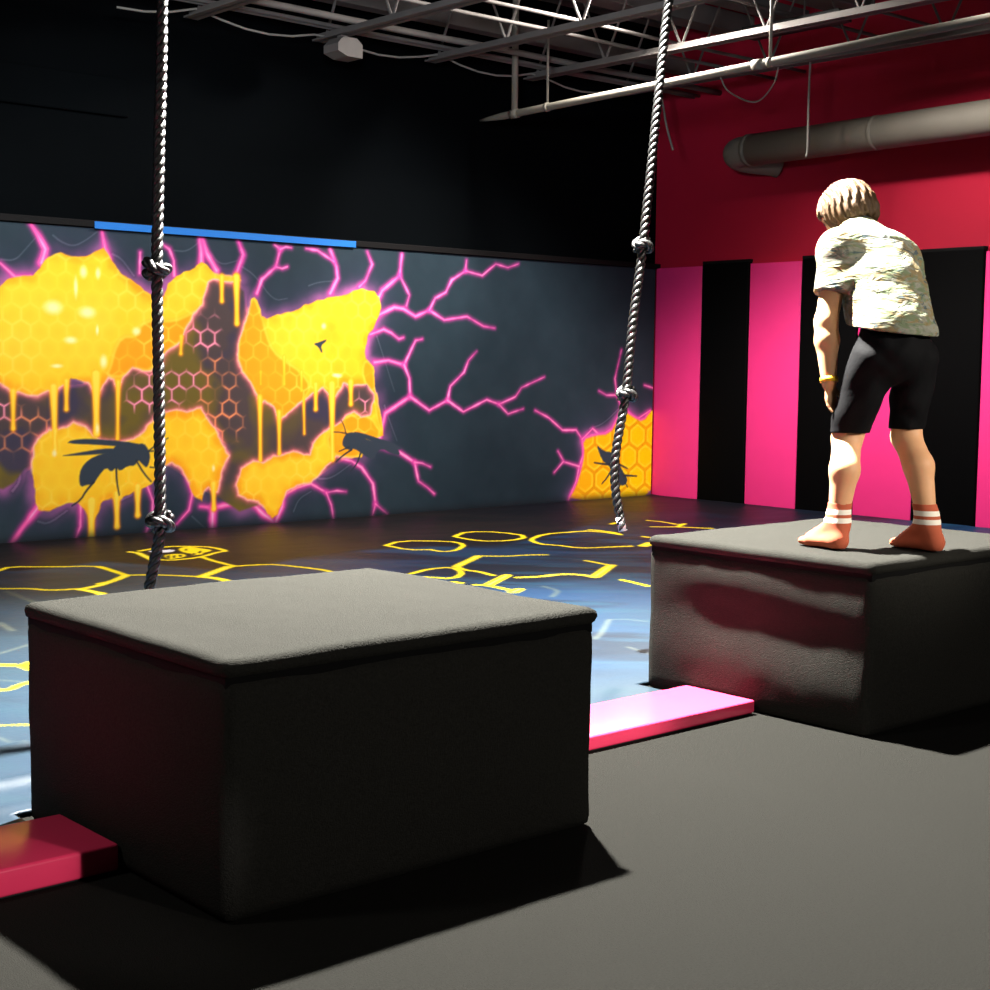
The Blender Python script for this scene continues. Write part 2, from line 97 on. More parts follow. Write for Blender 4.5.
def tag(o, label, cat, group=None):
    o['label'] = label; o['category'] = cat
    if group: o['group'] = group
    return o

def thing(name, label, cat, loc=(0, 0, 0), rz=0.0, group=None):
    o = bpy.data.objects.new(name, None); COL.objects.link(o)
    o.empty_display_size = 0.1
    o.location = loc; o.rotation_euler = (0, 0, rz)
    return tag(o, label, cat, group)

class MB:
    """collects shapes in one bmesh; origin is subtracted so that meshes sit in their parent's frame"""
    def __init__(self, origin=(0, 0, 0)):
        self.bm = bmesh.new(); self.o = Vector(origin)
    def box(self, lo, hi, bevel=0.0, seg=2):
        lo, hi = Vector(lo) - self.o, Vector(hi) - self.o
        r = bmesh.ops.create_cube(self.bm, size=1.0)
        c, s = (lo + hi) / 2, hi - lo
        for v in r['verts']:
            v.co = Vector((c.x + v.co.x*s.x, c.y + v.co.y*s.y, c.z + v.co.z*s.z))
        if bevel:
            es = {e for v in r['verts'] for e in v.link_edges}
            bmesh.ops.bevel(self.bm, geom=list(es), offset=bevel, segments=seg, affect='EDGES', profile=0.5)
        return self
    def tube(self, pts, rad, seg=12, cap=True):
        pts = [Vector(p) - self.o for p in pts]
        n = len(pts); rad = rad if isinstance(rad, (list, tuple)) else [rad]*n
        rings = []; ref = None
        for i, p in enumerate(pts):
            t = (pts[min(i+1, n-1)] - pts[max(i-1, 0)]).normalized()
            if ref is None:
                ref = Vector((0, 0, 1)) if abs(t.z) < 0.9 else Vector((1, 0, 0))
            u = (ref - t*ref.dot(t)).normalized(); ref = u; w = t.cross(u)
            rings.append([self.bm.verts.new(p + (u*math.cos(a) + w*math.sin(a))*rad[i]) for a in [2*math.pi*k/seg for k in range(seg)]])
        for a, b in zip(rings, rings[1:]):
            for k in range(seg):
                self.bm.faces.new((a[k], a[(k+1) % seg], b[(k+1) % seg], b[k]))
        if cap:
            self.bm.faces.new(list(reversed(rings[0]))); self.bm.faces.new(rings[-1])
        return self
    def build(self, name, mat, parent=None, smooth=False):
        bmesh.ops.recalc_face_normals(self.bm, faces=self.bm.faces)
        me = bpy.data.meshes.new(name); self.bm.to_mesh(me); self.bm.free()
        return link(name, me, mat, parent, smooth)

def structure(o):
    o['kind'] = 'structure'; return o

# ------------------------------------------------------------------ numpy painting
def value_noise(x, y, cell, seed, octaves=3):
    out = np.zeros_like(x); amp, tot = 1.0, 0.0
    for k in range(octaves):
        r = np.random.default_rng(seed + k).random((256, 256), dtype=np.float32)
        fx, fy = x/cell*(2**k) + 1000, y/cell*(2**k) + 1000
        ix, iy = np.floor(fx).astype(int), np.floor(fy).astype(int)
        tx, ty = fx - ix, fy - iy
        tx, ty = tx*tx*(3 - 2*tx), ty*ty*(3 - 2*ty)
        a, b = r[ix % 256, iy % 256], r[(ix+1) % 256, iy % 256]
        c, d = r[ix % 256, (iy+1) % 256], r[(ix+1) % 256, (iy+1) % 256]
        out += amp*((a*(1-tx) + b*tx)*(1-ty) + (c*(1-tx) + d*tx)*ty); tot += amp; amp *= 0.5
    return out/tot

def chaikin(pts, closed, times=2):
    p = np.array(pts, dtype=float)
    for _ in range(times):
        q = np.roll(p, -1, 0) if closed else p[1:]
        b = p if closed else p[:-1]
        n = np.empty((len(b)*2, 2)); n[0::2] = b*0.75 + q*0.25; n[1::2] = b*0.25 + q*0.75
        p = n if closed else np.vstack([p[:1], n, p[-1:]])
    return p

def seg_dist(x, y, a, b):
    ax, ay = a; dx, dy = b[0]-ax, b[1]-ay
    t = np.clip(((x-ax)*dx + (y-ay)*dy)/(dx*dx + dy*dy + 1e-12), 0, 1)
    return np.hypot(x-ax-t*dx, y-ay-t*dy), t

def region(x, y, lo, hi):
    return np.nonzero((x >= lo[0]) & (x <= hi[0]) & (y >= lo[1]) & (y <= hi[1]))[0]

def poly_sdf(x, y, pts, margin=0.2, smooth=1):
    """signed distance, 9 outside the polygon's box plus margin"""
    p = chaikin(pts, True, smooth) if smooth else np.array(pts, dtype=float)
    d = np.full(x.shape, 9.0, dtype=np.float32)
    i = region(x, y, p.min(0)-margin, p.max(0)+margin)
    xx, yy = x[i], y[i]
    dd = np.full(xx.shape, 9.0); ins = np.zeros(xx.shape, dtype=bool)
    for a, b in zip(p, np.roll(p, -1, 0)):
        dd = np.minimum(dd, seg_dist(xx, yy, a, b)[0])
        if a[1] != b[1]:
            c = ((a[1] > yy) != (b[1] > yy)) & (xx < (b[0]-a[0])*(yy-a[1])/(b[1]-a[1]) + a[0])
            ins ^= c
    d[i] = np.where(ins, -dd, dd)
    return d

def stroke_sdf(x, y, pts, w0, w1, margin=0.12, smooth=1):
    p = chaikin(pts, False, smooth) if smooth and len(pts) > 2 else np.array(pts, dtype=float)
    d = np.full(x.shape, 9.0, dtype=np.float32)
    i = region(x, y, p.min(0)-margin, p.max(0)+margin)
    xx, yy = x[i], y[i]; dd = np.full(xx.shape, 9.0)
    n = len(p) - 1
    for k in range(n):
        s, t = seg_dist(xx, yy, p[k], p[k+1])
        f = (k + t)/n
        dd = np.minimum(dd, s - (w0*(1-f) + w1*f)/2)
    d[i] = dd
    return d

def hex_edge(x, y, w):
    """distance to the nearest edge of a lattice of pointy-topped hexagons of width w"""
    s = w/math.sqrt(3); best = np.full(x.shape, 9.0); second = np.full(x.shape, 9.0)
    row = np.round(y/(1.5*s))
    for dr in (-1, 0, 1):
        r = row + dr; off = np.where(np.mod(r, 2) == 0, 0.0, w/2)
        c0 = np.round((x-off)/w)
        for dc in (-1, 0, 1):
            d = np.hypot(x - ((c0+dc)*w + off), y - r*1.5*s)
            lo = np.minimum(best, d); second = np.minimum(second, np.maximum(best, d)); best = lo
    return (second - best)/2

def sstep(d, e):
    return np.clip(0.5 - d/(2*e), 0, 1)

def mixc(C, rgb, a):
    a = np.clip(a, 0, 1)[:, None]
    C[:] = C*(1-a) + np.asarray(rgb, dtype=np.float32)*a

def to_linear(C):
    c = np.clip(C, 0, 255)/255.0
    return np.where(c <= 0.04045, c/12.92, ((c+0.055)/1.055)**2.4)

def grid_mesh(name, us, vs, fn, colors):
    """a regular sheet, fn maps (u, v) arrays to positions; colors is one linear RGB per vertex"""
    nu, nv = len(us), len(vs)
    U, V = np.meshgrid(us, vs, indexing='ij')
    co = np.stack(fn(U.ravel(), V.ravel()), 1).astype(np.float32)
    i = np.arange(nu*nv).reshape(nu, nv)
    f = np.stack([i[:-1, :-1], i[1:, :-1], i[1:, 1:], i[:-1, 1:]], -1).reshape(-1, 4)
    me = bpy.data.meshes.new(name)
    me.vertices.add(len(co)); me.vertices.foreach_set('co', co.ravel())
    me.loops.add(f.size); me.loops.foreach_set('vertex_index', f.ravel().astype(np.int32))
    me.polygons.add(len(f)); me.polygons.foreach_set('loop_start', (np.arange(len(f))*4).astype(np.int32))
    me.update(calc_edges=True); me.validate()
    at = me.color_attributes.new('paint', 'FLOAT_COLOR', 'POINT')
    at.data.foreach_set('color', np.concatenate([colors, np.ones((len(colors), 1))], 1).astype(np.float32).ravel())
    me.shade_smooth()
    return me

# ------------------------------------------------------------------ measured layout (metres)
WALL_Y, WALL_X = 9.555, 10.461
MURAL_TOP = 2.128
CEIL_Z = 4.45

M_carpet = material('charcoal carpet', (0.0118, 0.0116, 0.0103, 1), 0.98, 0.02, 0.5, 170, 0.45, 280)
M_boxcarpet = material('box carpet', (0.021, 0.0207, 0.0182, 1), 0.98, 0.02, 0.5, 160, 0.45, 260)
M_seam = material('dark seam', (0.004, 0.004, 0.004, 1), 0.9, 0.1)
M_black_wall = material('matt black wall paint', (0.0011, 0.0016, 0.0020, 1), 0.85, 0.02, 0.4, 1.2)
M_red_wall = material('crimson wall paint', (0.42, 0.006, 0.03, 1), 0.7, 0.25, 0.08, 3)
M_pink_pad = material('pink vinyl pad', (0.80, 0.030, 0.20, 1), 0.55, 0.3, 0.05, 6, 0.08, 300)
M_black_pad = material('black vinyl pad', (0.0011, 0.0010, 0.0011, 1), 0.7, 0.04, 0.2, 6, 0.08, 300)
M_beam = material('glossy pink vinyl', (0.88, 0.046, 0.135, 1), 0.26, 0.6, 0.04, 8)
M_steel = material('pale grey painted steel', (0.135, 0.122, 0.112, 1), 0.75, 0.1, 0.2, 6)
M_pipe = material('cream painted pipe', (0.20, 0.18, 0.145, 1), 0.6, 0.2, 0.1, 6)
M_duct = material('grey duct wrap', (0.17, 0.152, 0.122, 1), 0.6, 0.25, 0.12, 5, 0.1, 30)
M_deck = material('dark roof deck', (0.012, 0.018, 0.032, 1), 0.8, 0.2, 0.2, 3)
M_wire = material('pale cable', (0.26, 0.24, 0.21, 1), 0.6, 0.2)
M_rope = material('black twisted rope', (0.006, 0.006, 0.006, 1), 0.38, 0.6, 0.2, 90, 0.3, 220, coat=0.1)
M_whip = material('white rope whipping', (0.78, 0.72, 0.78, 1), 0.6, 0.3)
M_tape = material('blue tape', (0.006, 0.13, 0.45, 1), 0.5, 0.3)
M_black = material('black metal', (0.006, 0.006, 0.006, 1), 0.5, 0.3)
M_trim = material('black trim', (0.0045, 0.004, 0.004, 1), 0.7, 0.1)

# ------------------------------------------------------------------ setting
b = MB(); b.box((-4, -5, -0.12), (WALL_X + 0.2, WALL_Y + 0.2, 0.0)); structure(b.build('floor', M_carpet))
b = MB(); b.box((-4, WALL_Y, -0.12), (WALL_X + 0.2, WALL_Y + 0.2, CEIL_Z + 0.1)); structure(b.build('wall_back', M_black_wall))
b = MB(); b.box((WALL_X, -5, -0.12), (WALL_X + 0.2, WALL_Y, CEIL_Z + 0.1)); structure(b.build('wall_right', M_red_wall))
# ribbed roof deck
b = MB(); b.box((-4, -5, CEIL_Z + 0.04), (WALL_X + 0.2, WALL_Y + 0.2, CEIL_Z + 0.1))
for k in range(62):
    y = 0.2 + k*0.152
    b.box((-1, y, CEIL_Z), (WALL_X - 0.001, y + 0.08, CEIL_Z + 0.045))
structure(b.build('ceiling', M_deck))
b = MB(); b.box((-4, WALL_Y - 0.075, MURAL_TOP + 0.004), (WALL_X - 0.002, WALL_Y - 0.001, MURAL_TOP + 0.05), 0.004)
structure(b.build('trim_1', M_trim))
# black painted soffit band high on the mural wall
b = MB(); b.box((-4, WALL_Y - 0.03, 2.90), (5.05, WALL_Y - 0.001, 3.16), 0.012)
structure(b.build('trim_2', M_black_wall))
# ------------------------------------------------------------------ mural
def paint_mural(x, z):
    C = np.empty((len(x), 3), dtype=np.float32)
    n1 = value_noise(x, z, 0.9, 11); n2 = value_noise(x, z, 0.12, 23); n3 = value_noise(x, z, 0.35, 31)
    C[:] = np.array([32, 47, 55], dtype=np.float32)
    C += ((n1-0.5)*18 + (n2-0.5)*7)[:, None]*np.array([1, 1.05, 1.1], dtype=np.float32)
    jag = (value_noise(x, z, 0.06, 301, 2)-0.5)*0.022
    hon = {k: poly_sdf(x, z, v, 0.35, 0) + jag for k, v in HONEY.items()}
    drip = np.full(x.shape, 9.0, dtype=np.float32)
    for a, c, w in DRIPS:
        d, t = None, None
        i = region(x, z, (min(a[0], c[0])-0.2, min(a[1], c[1])-0.2), (max(a[0], c[0])+0.2, max(a[1], c[1])+0.2))
        s, t = seg_dist(x[i], z[i], a, c)
        r = w*(1.05 - 0.85*t + 0.55*t**4)
        drip[i] = np.minimum(drip[i], s - r)
    cave = poly_sdf(x, z, CAVE, 0.3)
    corner = poly_sdf(x, z, CORNER_HONEY, 0.3)
    allh = np.minimum.reduce(list(hon.values()))
    honey = np.minimum(allh, drip)
    outer = np.minimum.reduce([allh, cave, corner])
    # glow round the broken edge
    g = np.exp(-(np.maximum(outer, 0)/0.065)**2)*np.clip(0.15 + 1.5*(n3-0.28), 0, 1)
    mixc(C, (228, 104, 186), g*0.9)
    g = np.exp(-(np.maximum(outer, 0)/0.2)**2)*0.13
    mixc(C, (120, 90, 150), g)
    for p in RELIEF:
        d = stroke_sdf(x, z, p, 0.012, 0.006, 0.12, 2)
        mixc(C, (150, 165, 172), 0.38*sstep(d + 0.003, 0.007))
        mixc(C, (30, 44, 52), 0.35*np.exp(-(np.maximum(d, 0)/0.02)**2)*(d > 0.004))
    # lightning
    for p, w0, w1 in LIGHTNING:
        d = stroke_sdf(x, z, p, w0*0.8, w1*0.8, 0.16, 0) + (value_noise(x, z, 0.08, 311, 2)-0.5)*0.012
        mixc(C, (205, 58, 150), 0.6*np.exp(-(np.maximum(d, 0)/0.02)**2))
        mixc(C, (236, 84, 160), sstep(d, 0.007))
        dc = d + max(w0, w1)*0.25
        mixc(C, (255, 176, 222), 0.8*sstep(dc, 0.007))
    # cave between the combs
    cc = np.array([74, 62, 62], dtype=np.float32)[None, :].repeat(len(x), 0)
    mixc(cc, (110, 94, 34), np.clip((value_noise(x, z, 0.42, 61)-0.46)*4.5, 0, 0.85))
    mixc(cc, (58, 54, 74), np.clip((value_noise(x, z, 0.3, 77)-0.55)*6, 0, 0.9))
    a = sstep(cave, 0.01)[:, None]
    C[:] = C*(1-a) + cc*a
    h = hex_edge(x + 0.02, z + 0.03, 0.118)
    for (c, r, k) in CELL_PATCH:
        m = np.clip(1.1 - np.hypot(x-c[0], (z-c[1])*1.3)/r, 0, 1)*(cave < 0.03)
        m = np.clip(m*2.2, 0, 1)*np.clip((value_noise(x, z, 0.11, 331, 1)-0.25)*3, 0.1, 1)
        col = (255, 150, 178) if k == 0 else (238, 142, 92)
        mixc(C, (150, 80, 80), 0.35*m*np.exp(-(h/0.018)**2))
        mixc(C, col, 0.95*m*sstep(h - 0.0055, 0.005))
    # combs and honey
    inside = -np.minimum(honey, 9)
    base = np.array([253, 200, 38], dtype=np.float32)[None, :].repeat(len(x), 0)
    edge = np.exp(-(np.maximum(-allh, 0)/0.05)**2)
    mixc(base, (252, 160, 24), np.clip(edge*0.85 + (value_noise(x, z, 0.3, 5)-0.62)*2.2, 0, 0.9))
    mixc(base, (255, 212, 60), np.clip((value_noise(x, z, 0.5, 9)-0.45)*1.6, 0, 0.7)*(1-edge))
    for p in ORANGE:
        d = poly_sdf(x, z, p, 0.1)
        mixc(base, (246, 152, 22), 0.85*sstep(d, 0.02))
        rim = np.exp(-((d + 0.002)/0.012)**2)
        mixc(base, (255, 216, 70), 0.6*rim)
    hl = hex_edge(x + 0.05, z + 0.02, 0.128)
    cellshade = np.clip(hl/0.05, 0, 1)
    mixc(base, (255, 216, 80), 0.6*np.exp(-(hl/0.008)**2)*np.clip((value_noise(x, z, 0.25, 341)-0.3)*2.5, 0.1, 1))
    mixc(base, (236, 140, 18), 0.28*cellshade*np.clip(edge + 0.35, 0, 1))
    a = sstep(allh, 0.006)[:, None]; C[:] = C*(1-a) + base*a
    # rims of the combs where they meet the cave
    rim = np.exp(-(allh/0.011)**2)*np.clip(1.2 - np.maximum(cave, 0)/0.05, 0, 1)
    mixc(C, (255, 186, 176), 0.85*rim)
    mixc(C, (250, 110, 120), 0.5*np.exp(-(np.maximum(allh, 0)/0.03)**2)*(cave < 0.02)*(allh > 0))
    # drips
    mixc(C, (240, 130, 40), 0.6*np.exp(-(np.maximum(drip, 0)/0.012)**2)*(allh > 0))
    mixc(C, (255, 190, 36), sstep(drip, 0.005))
    mixc(C, (255, 226, 80), 0.8*sstep(drip + 0.011, 0.006))
    for c, ra, rb in GLINT:
        e = np.hypot((x-c[0])/ra, (z-c[1])/rb)
        mixc(C, (255, 246, 190), 0.75*np.clip(1.4 - e, 0, 1))
    # comb in the corner
    cb = np.array([250, 176, 10], dtype=np.float32)[None, :].repeat(len(x), 0)
    mixc(cb, (255, 208, 0), np.clip((x - 9.6)/0.6, 0, 1)); mixc(cb, (250, 140, 24), np.clip((9.5 - x)/0.35, 0, 0.9))
    hc = hex_edge(x + 0.03, z, 0.225)
    mixc(cb, (214, 130, 8), 0.6*np.exp(-((hc-0.006)/0.008)**2)*np.clip((x-9.25)/0.4, 0.15, 1))
    mixc(cb, (255, 224, 60), 0.6*np.exp(-((hc-0.026)/0.01)**2)*np.clip((x-9.25)/0.4, 0, 1))
    a = sstep(corner, 0.008)[:, None]; C[:] = C*(1-a) + cb*a
    mixc(C, (244, 88, 180), 0.9*np.exp(-(corner/0.014)**2)*(z > 0.05)*(x < 10.38))
    # insects
    for p in WASP_BODY:
        mixc(C, (50, 60, 71), sstep(poly_sdf(x, z, p, 0.05, 1), 0.005))
    for p, w in WASP_LIMB:
        mixc(C, (40, 46, 56), sstep(stroke_sdf(x, z, p, w*1.3, w*0.8), 0.005))
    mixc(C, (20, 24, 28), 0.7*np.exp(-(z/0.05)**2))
    return to_linear(C)*np.array([1.0, 0.98, 0.98])

def sheet(lo, hi, step):
    return np.linspace(lo, hi, int(round((hi-lo)/step)) + 1, dtype=np.float64)

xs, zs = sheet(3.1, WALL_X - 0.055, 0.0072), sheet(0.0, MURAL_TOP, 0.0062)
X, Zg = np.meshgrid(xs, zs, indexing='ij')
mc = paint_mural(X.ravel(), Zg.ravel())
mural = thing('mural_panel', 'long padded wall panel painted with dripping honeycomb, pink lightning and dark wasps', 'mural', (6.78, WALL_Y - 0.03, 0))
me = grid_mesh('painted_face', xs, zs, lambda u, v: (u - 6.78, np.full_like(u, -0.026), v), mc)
o = link('painted_face', me, attribute_material('painted mural vinyl', 0.6, 0.15, 0.05, 160), mural)
o['label'] = 'printed honeycomb picture'
b = MB((6.78, WALL_Y - 0.03, 0)); b.box((3.1, WALL_Y - 0.0555, 0.001), (WALL_X - 0.055, WALL_Y - 0.0005, MURAL_TOP), 0.0)
b.build('backing', M_trim, mural)

# blue tape on the top edge of the mural
b = MB(); b.box((4.76, WALL_Y - 0.0785, MURAL_TOP - 0.004), (6.95, WALL_Y - 0.0755, MURAL_TOP + 0.044), 0.0)
tag(b.build('masking_tape', M_tape), 'long strip of bright blue tape along the top edge of the honeycomb mural', 'tape')

# ------------------------------------------------------------------ padded stripes on the right wall
pad_y = [9.497, 8.931, 8.393, 7.83, 7.255, 6.69, 6.122, 5.56, 5.0, 4.43, 3.87]
where = ['pink wall pad in the corner beside the painted mural',
         'black wall pad between the corner pink pad and the second pink pad',
         'second pink wall pad from the corner, fully in view',
         "black wall pad behind the person's bent arm",
         "pink wall pad seen between the person's legs",
         "black wall pad behind the person's back and right leg",
         'pink wall pad at the right edge of the photo',
         'black wall pad outside the right edge of the photo',
         'pink wall pad beyond the right edge of the photo',
         'black wall pad farthest from the mural corner']
for k, (y1, y0) in enumerate(zip(pad_y, pad_y[1:])):
    blackp = k % 2 == 1
    th = 0.062 if blackp else 0.05
    top = 2.155 if blackp else 2.13
    t = thing('wall_pad', where[k], 'wall pad', (WALL_X, (y0+y1)/2, 0), 0, 'striped pads on the crimson wall')
    b = MB(t.location); b.box((WALL_X - th, y0 + 0.003, 0.0), (WALL_X - 0.001, y1 - 0.003, top), 0.012, 3)
    b.build('pad', M_black_pad if blackp else M_pink_pad, t, True)
    b = MB(t.location); b.box((WALL_X - th + 0.004, y0 + 0.004, top - 0.004), (WALL_X - 0.001, y1 - 0.004, top + (0.022 if blackp else 0.006)), 0.003)
    b.build('top_edge', M_trim if blackp else M_pink_pad, t)

# ------------------------------------------------------------------ printed landing mat
def paint_mat(x, y):
    C = np.empty((len(x), 3), dtype=np.float32)
    u, v = x*0.75 - y*0.66, x*0.66 + y*0.75
    s1 = value_noise(u, v*2.6, 0.9, 101); s2 = value_noise(u*0.8 + v*0.5, v*3.5, 0.35, 111); s3 = value_noise(u, v, 1.6, 121)
    C[:] = np.array([20, 43, 70], dtype=np.float32)
    mixc(C, (11, 17, 30), np.clip((s1-0.5)*4.5, 0, 0.85))
    mixc(C, (22, 52, 74), np.clip((s2-0.52)*4.2, 0, 0.8))
    near = np.maximum(np.clip((6.4-y)/1.8, 0, 1)*np.clip((8.2 - x)/1.5, 0, 1), 0.8*np.clip((4.9-x)/1.0, 0, 1)*np.clip((8.6-y)/0.8, 0, 1))
    mixc(C, (37, 46, 50), np.clip(0.62 + (s3-0.5)*1.6, 0, 0.9)*near)
    bd = poly_sdf(x, y, MAT_BORDER, 0.6, 0)
    far = sstep(bd, 0.05)
    n = value_noise(u, v*2, 0.6, 131)
    bc = np.array([16, 14, 15], dtype=np.float32)[None, :].repeat(len(x), 0)
    mixc(bc, (26, 20, 18), np.clip((n-0.4)*3, 0, 0.8))
    C[:] = C*(1-far[:, None]) + bc*far[:, None]
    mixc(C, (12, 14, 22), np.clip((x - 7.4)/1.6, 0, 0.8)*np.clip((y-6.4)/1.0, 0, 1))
    for p, w, k in MAT_LINES:
        wf = 0.48 if np.mean([q[1] for q in p]) < 5.6 else 0.7
        d = stroke_sdf(x, y, p, w*wf, w*wf, 0.2)
        if k == 0:
            mixc(C, (238, 206, 20), sstep(d, 0.008))
            if w > 0.065: mixc(C, (255, 244, 170), 0.7*sstep(d + w*0.3, 0.008))
        else:
            mixc(C, (84, 86, 72), 0.45*sstep(d, 0.01))
    for p in LOGO_YELLOW: mixc(C, (236, 204, 16), sstep(poly_sdf(x, y, p, 0.05), 0.008))
    for p in LOGO_WHITE: mixc(C, (225, 220, 225), sstep(poly_sdf(x, y, p, 0.05), 0.008))
    for p in LOGO_BLACK: mixc(C, (26, 24, 20), sstep(poly_sdf(x, y, p, 0.05, 0), 0.006))
    return to_linear(C)

MAT_Y0, MAT_Y1, MAT_X0, MAT_X1 = 3.66, WALL_Y - 0.08, 0.2, WALL_X - 0.07
ys = np.concatenate([sheet(MAT_Y0, 5.6, 0.014), sheet(5.6, MAT_Y1, 0.018)[1:]])
xs = np.concatenate([sheet(MAT_X0, 1.5, 0.05), sheet(1.5, MAT_X1, 0.0155)[1:]])
X, Y = np.meshgrid(xs, ys, indexing='ij')
mcol = paint_mat(X.ravel(), Y.ravel())
def mat_pos(u, v):
    w = 0.006*(value_noise(u*0.7, v*1.6, 0.5, 201) - 0.5)*2
    fold = np.zeros_like(u)
    for yy, hh, ww, sl in ((3.86, 0.008, 0.040, 0.05), (4.08, 0.022, 0.045, 0.10), (4.44, 0.020, 0.04, 0.22), (4.75, 0.010, 0.08, -0.15)):
        fold += hh*np.exp(-((v - yy - sl*(u-1.8) - 0.02*np.sin(u*5))/ww)**2)*np.exp(-((u-1.6)/1.4)**2)
    fold += 0.02*np.exp(-((v-4.7-0.3*(u-4.3))/0.12)**2)*np.exp(-((u-4.3)/0.6)**2)
    edge = np.clip((v-MAT_Y0)/0.05, 0, 1)
    lift = 0.008*np.exp(-((v-MAT_Y1)/0.06)**2) + 0.015*np.exp(-((u-MAT_X1)/0.06)**2)
    return u, v, 0.014 + np.abs(w)*edge + fold + lift*0.8
mat_mesh = grid_mesh('landing_mat', xs, ys, mat_pos, mcol)
bm = bmesh.new(); bm.from_mesh(mat_mesh)   # cut round the two boxes that stand on the bare floor
dead = []
for f in bm.faces:
    c = f.calc_center_median()
    if (1.66 < c.x < 2.86 and c.y < 3.815) or (4.19 < c.x < 5.40 and c.y < 3.885):
        dead.append(f)
bmesh.ops.delete(bm, geom=dead, context='FACES'); bm.to_mesh(mat_mesh); bm.free()
M_mat = attribute_material('printed mat vinyl', 0.45, 0.14, 0.12, 26)
o = link('landing_mat', mat_mesh, M_mat)
sol = o.modifiers.new('thickness', 'SOLIDIFY'); sol.thickness = 0.008; sol.offset = -1
tag(o, 'large dark blue mat printed with yellow hexagon outlines covering the floor before the mural', 'mat')

# ------------------------------------------------------------------ carpeted jump boxes
def soft_box_mesh(lo, hi, cell, radius, bulge, seed, dents=()):
    """a carpet-wrapped block: rounded edges, sides that bulge a little, soft dents"""
    bm = bmesh.new(); lo, hi = Vector(lo), Vector(hi); s = hi - lo; c = (lo + hi)/2
    n = [max(2, int(round(k/cell))) for k in s]
    vd = {}
    def vert(i, j, k):
        if (i, j, k) not in vd:
            vd[(i, j, k)] = bm.verts.new((lo.x + s.x*i/n[0], lo.y + s.y*j/n[1], lo.z + s.z*k/n[2]))
        return vd[(i, j, k)]
    for i in range(n[0]):
        for j in range(n[1]):
            for k in (0, n[2]): bm.faces.new([vert(i, j, k), vert(i+1, j, k), vert(i+1, j+1, k), vert(i, j+1, k)])
    for i in range(n[0]):
        for k in range(n[2]):
            for j in (0, n[1]): bm.faces.new([vert(i, j, k), vert(i+1, j, k), vert(i+1, j, k+1), vert(i, j, k+1)])
    for j in range(n[1]):
        for k in range(n[2]):
            for i in (0, n[0]): bm.faces.new([vert(i, j, k), vert(i, j+1, k), vert(i, j+1, k+1), vert(i, j, k+1)])
    from mathutils import noise as mn
    for v in bm.verts:
        p = v.co.copy()
        q = Vector([min(max(p[a], lo[a]+radius), hi[a]-radius) for a in range(3)])
        d = p - q
        if d.length > 1e-9:
            # keep flat faces flat, round the edges
            v.co = q + d.normalized()*min(radius, d.length) if sum(abs(t) > 1e-9 for t in d) > 1 else p
        u = [(p[a]-c[a])/(s[a]/2) for a in range(3)]
        out = Vector((0, 0, 0))
        for a in range(2):
            if abs(u[a]) > 0.999:
                o2 = 1 - a
                out[a] += math.copysign(1, u[a])*bulge*(1-u[o2]**2)*(1-u[2]**2)
                for (fa, sg, cy, cz, ry, rz, dep) in dents:
                    if fa == a and sg*u[a] > 0:
                        out[a] -= sg*dep*math.exp(-((p[o2]-cy)/ry)**2 - ((p.z-cz)/rz)**2)
        w = mn.noise(Vector(p)*4 + Vector((seed, 0, 0)))*0.004 + mn.noise(Vector(p)*12 + Vector((0, seed, 0)))*0.0015
        nrm = Vector([t if abs(t) > 0.999 else 0 for t in u])
        if p.z < lo.z + 0.02: out = Vector((0, 0, 0)); w = 0
        v.co += out + nrm*w*(0 if u[2] < -0.99 else 1)
    bmesh.ops.recalc_face_normals(bm, faces=bm.faces)
    return bm

def jump_box(label, x0, y0, sx, sy, h, dents, seed, bulge):
    t = thing('jump_box', label, 'box', (x0 + sx/2, y0 + sy/2, 0), 0, 'carpeted jump boxes')
    lid = 0.045
    bm = soft_box_mesh((-sx/2, -sy/2, 0.0), (sx/2, sy/2, h - lid - 0.006), 0.03, 0.02, bulge, seed, dents)
    me = bpy.data.meshes.new('body'); bm.to_mesh(me); bm.free(); link('body', me, M_boxcarpet, t, True)
    bm = soft_box_mesh((-sx/2 - 0.008, -sy/2 - 0.008, h - lid), (sx/2 + 0.008, sy/2 + 0.008, h), 0.0225, 0.022, 0.0, seed + 3)
    for v in bm.verts:   # a slightly crowned top
        if v.co.z > h - 0.012:
            v.co.z += 0.006*(1 - (v.co.x/(sx/2))**2)*(1 - (v.co.y/(sy/2))**2)
    me = bpy.data.meshes.new('lid'); bm.to_mesh(me); bm.free(); link('lid', me, M_boxcarpet, t, True)
    m = MB()
    m.box((-sx/2 + 0.006, -sy/2 + 0.006, h - lid - 0.02), (sx/2 - 0.006, sy/2 - 0.006, h - lid + 0.01))
    m.build('seam', M_seam, t)
    return t

BOX_H = 0.597
jump_box('nearer charcoal carpeted box with a bare pale-lit top, nobody on it', 1.687, 2.778, 1.148, 1.012, BOX_H, [], 3, 0.012)
jump_box('charcoal carpeted box under the standing person, dented side', 4.226, 2.853, 1.148, 1.005, BOX_H,
         [(0, -1, yc - 3.3555, cz + dz, 0.26, rz, dep) for yc, dz in ((3.05, -0.04), (3.42, 0.0)) for cz, rz, dep in ((0.46, 0.05, -0.005), (0.34, 0.07, 0.011), (0.16, 0.08, -0.006))], 9, 0.004)

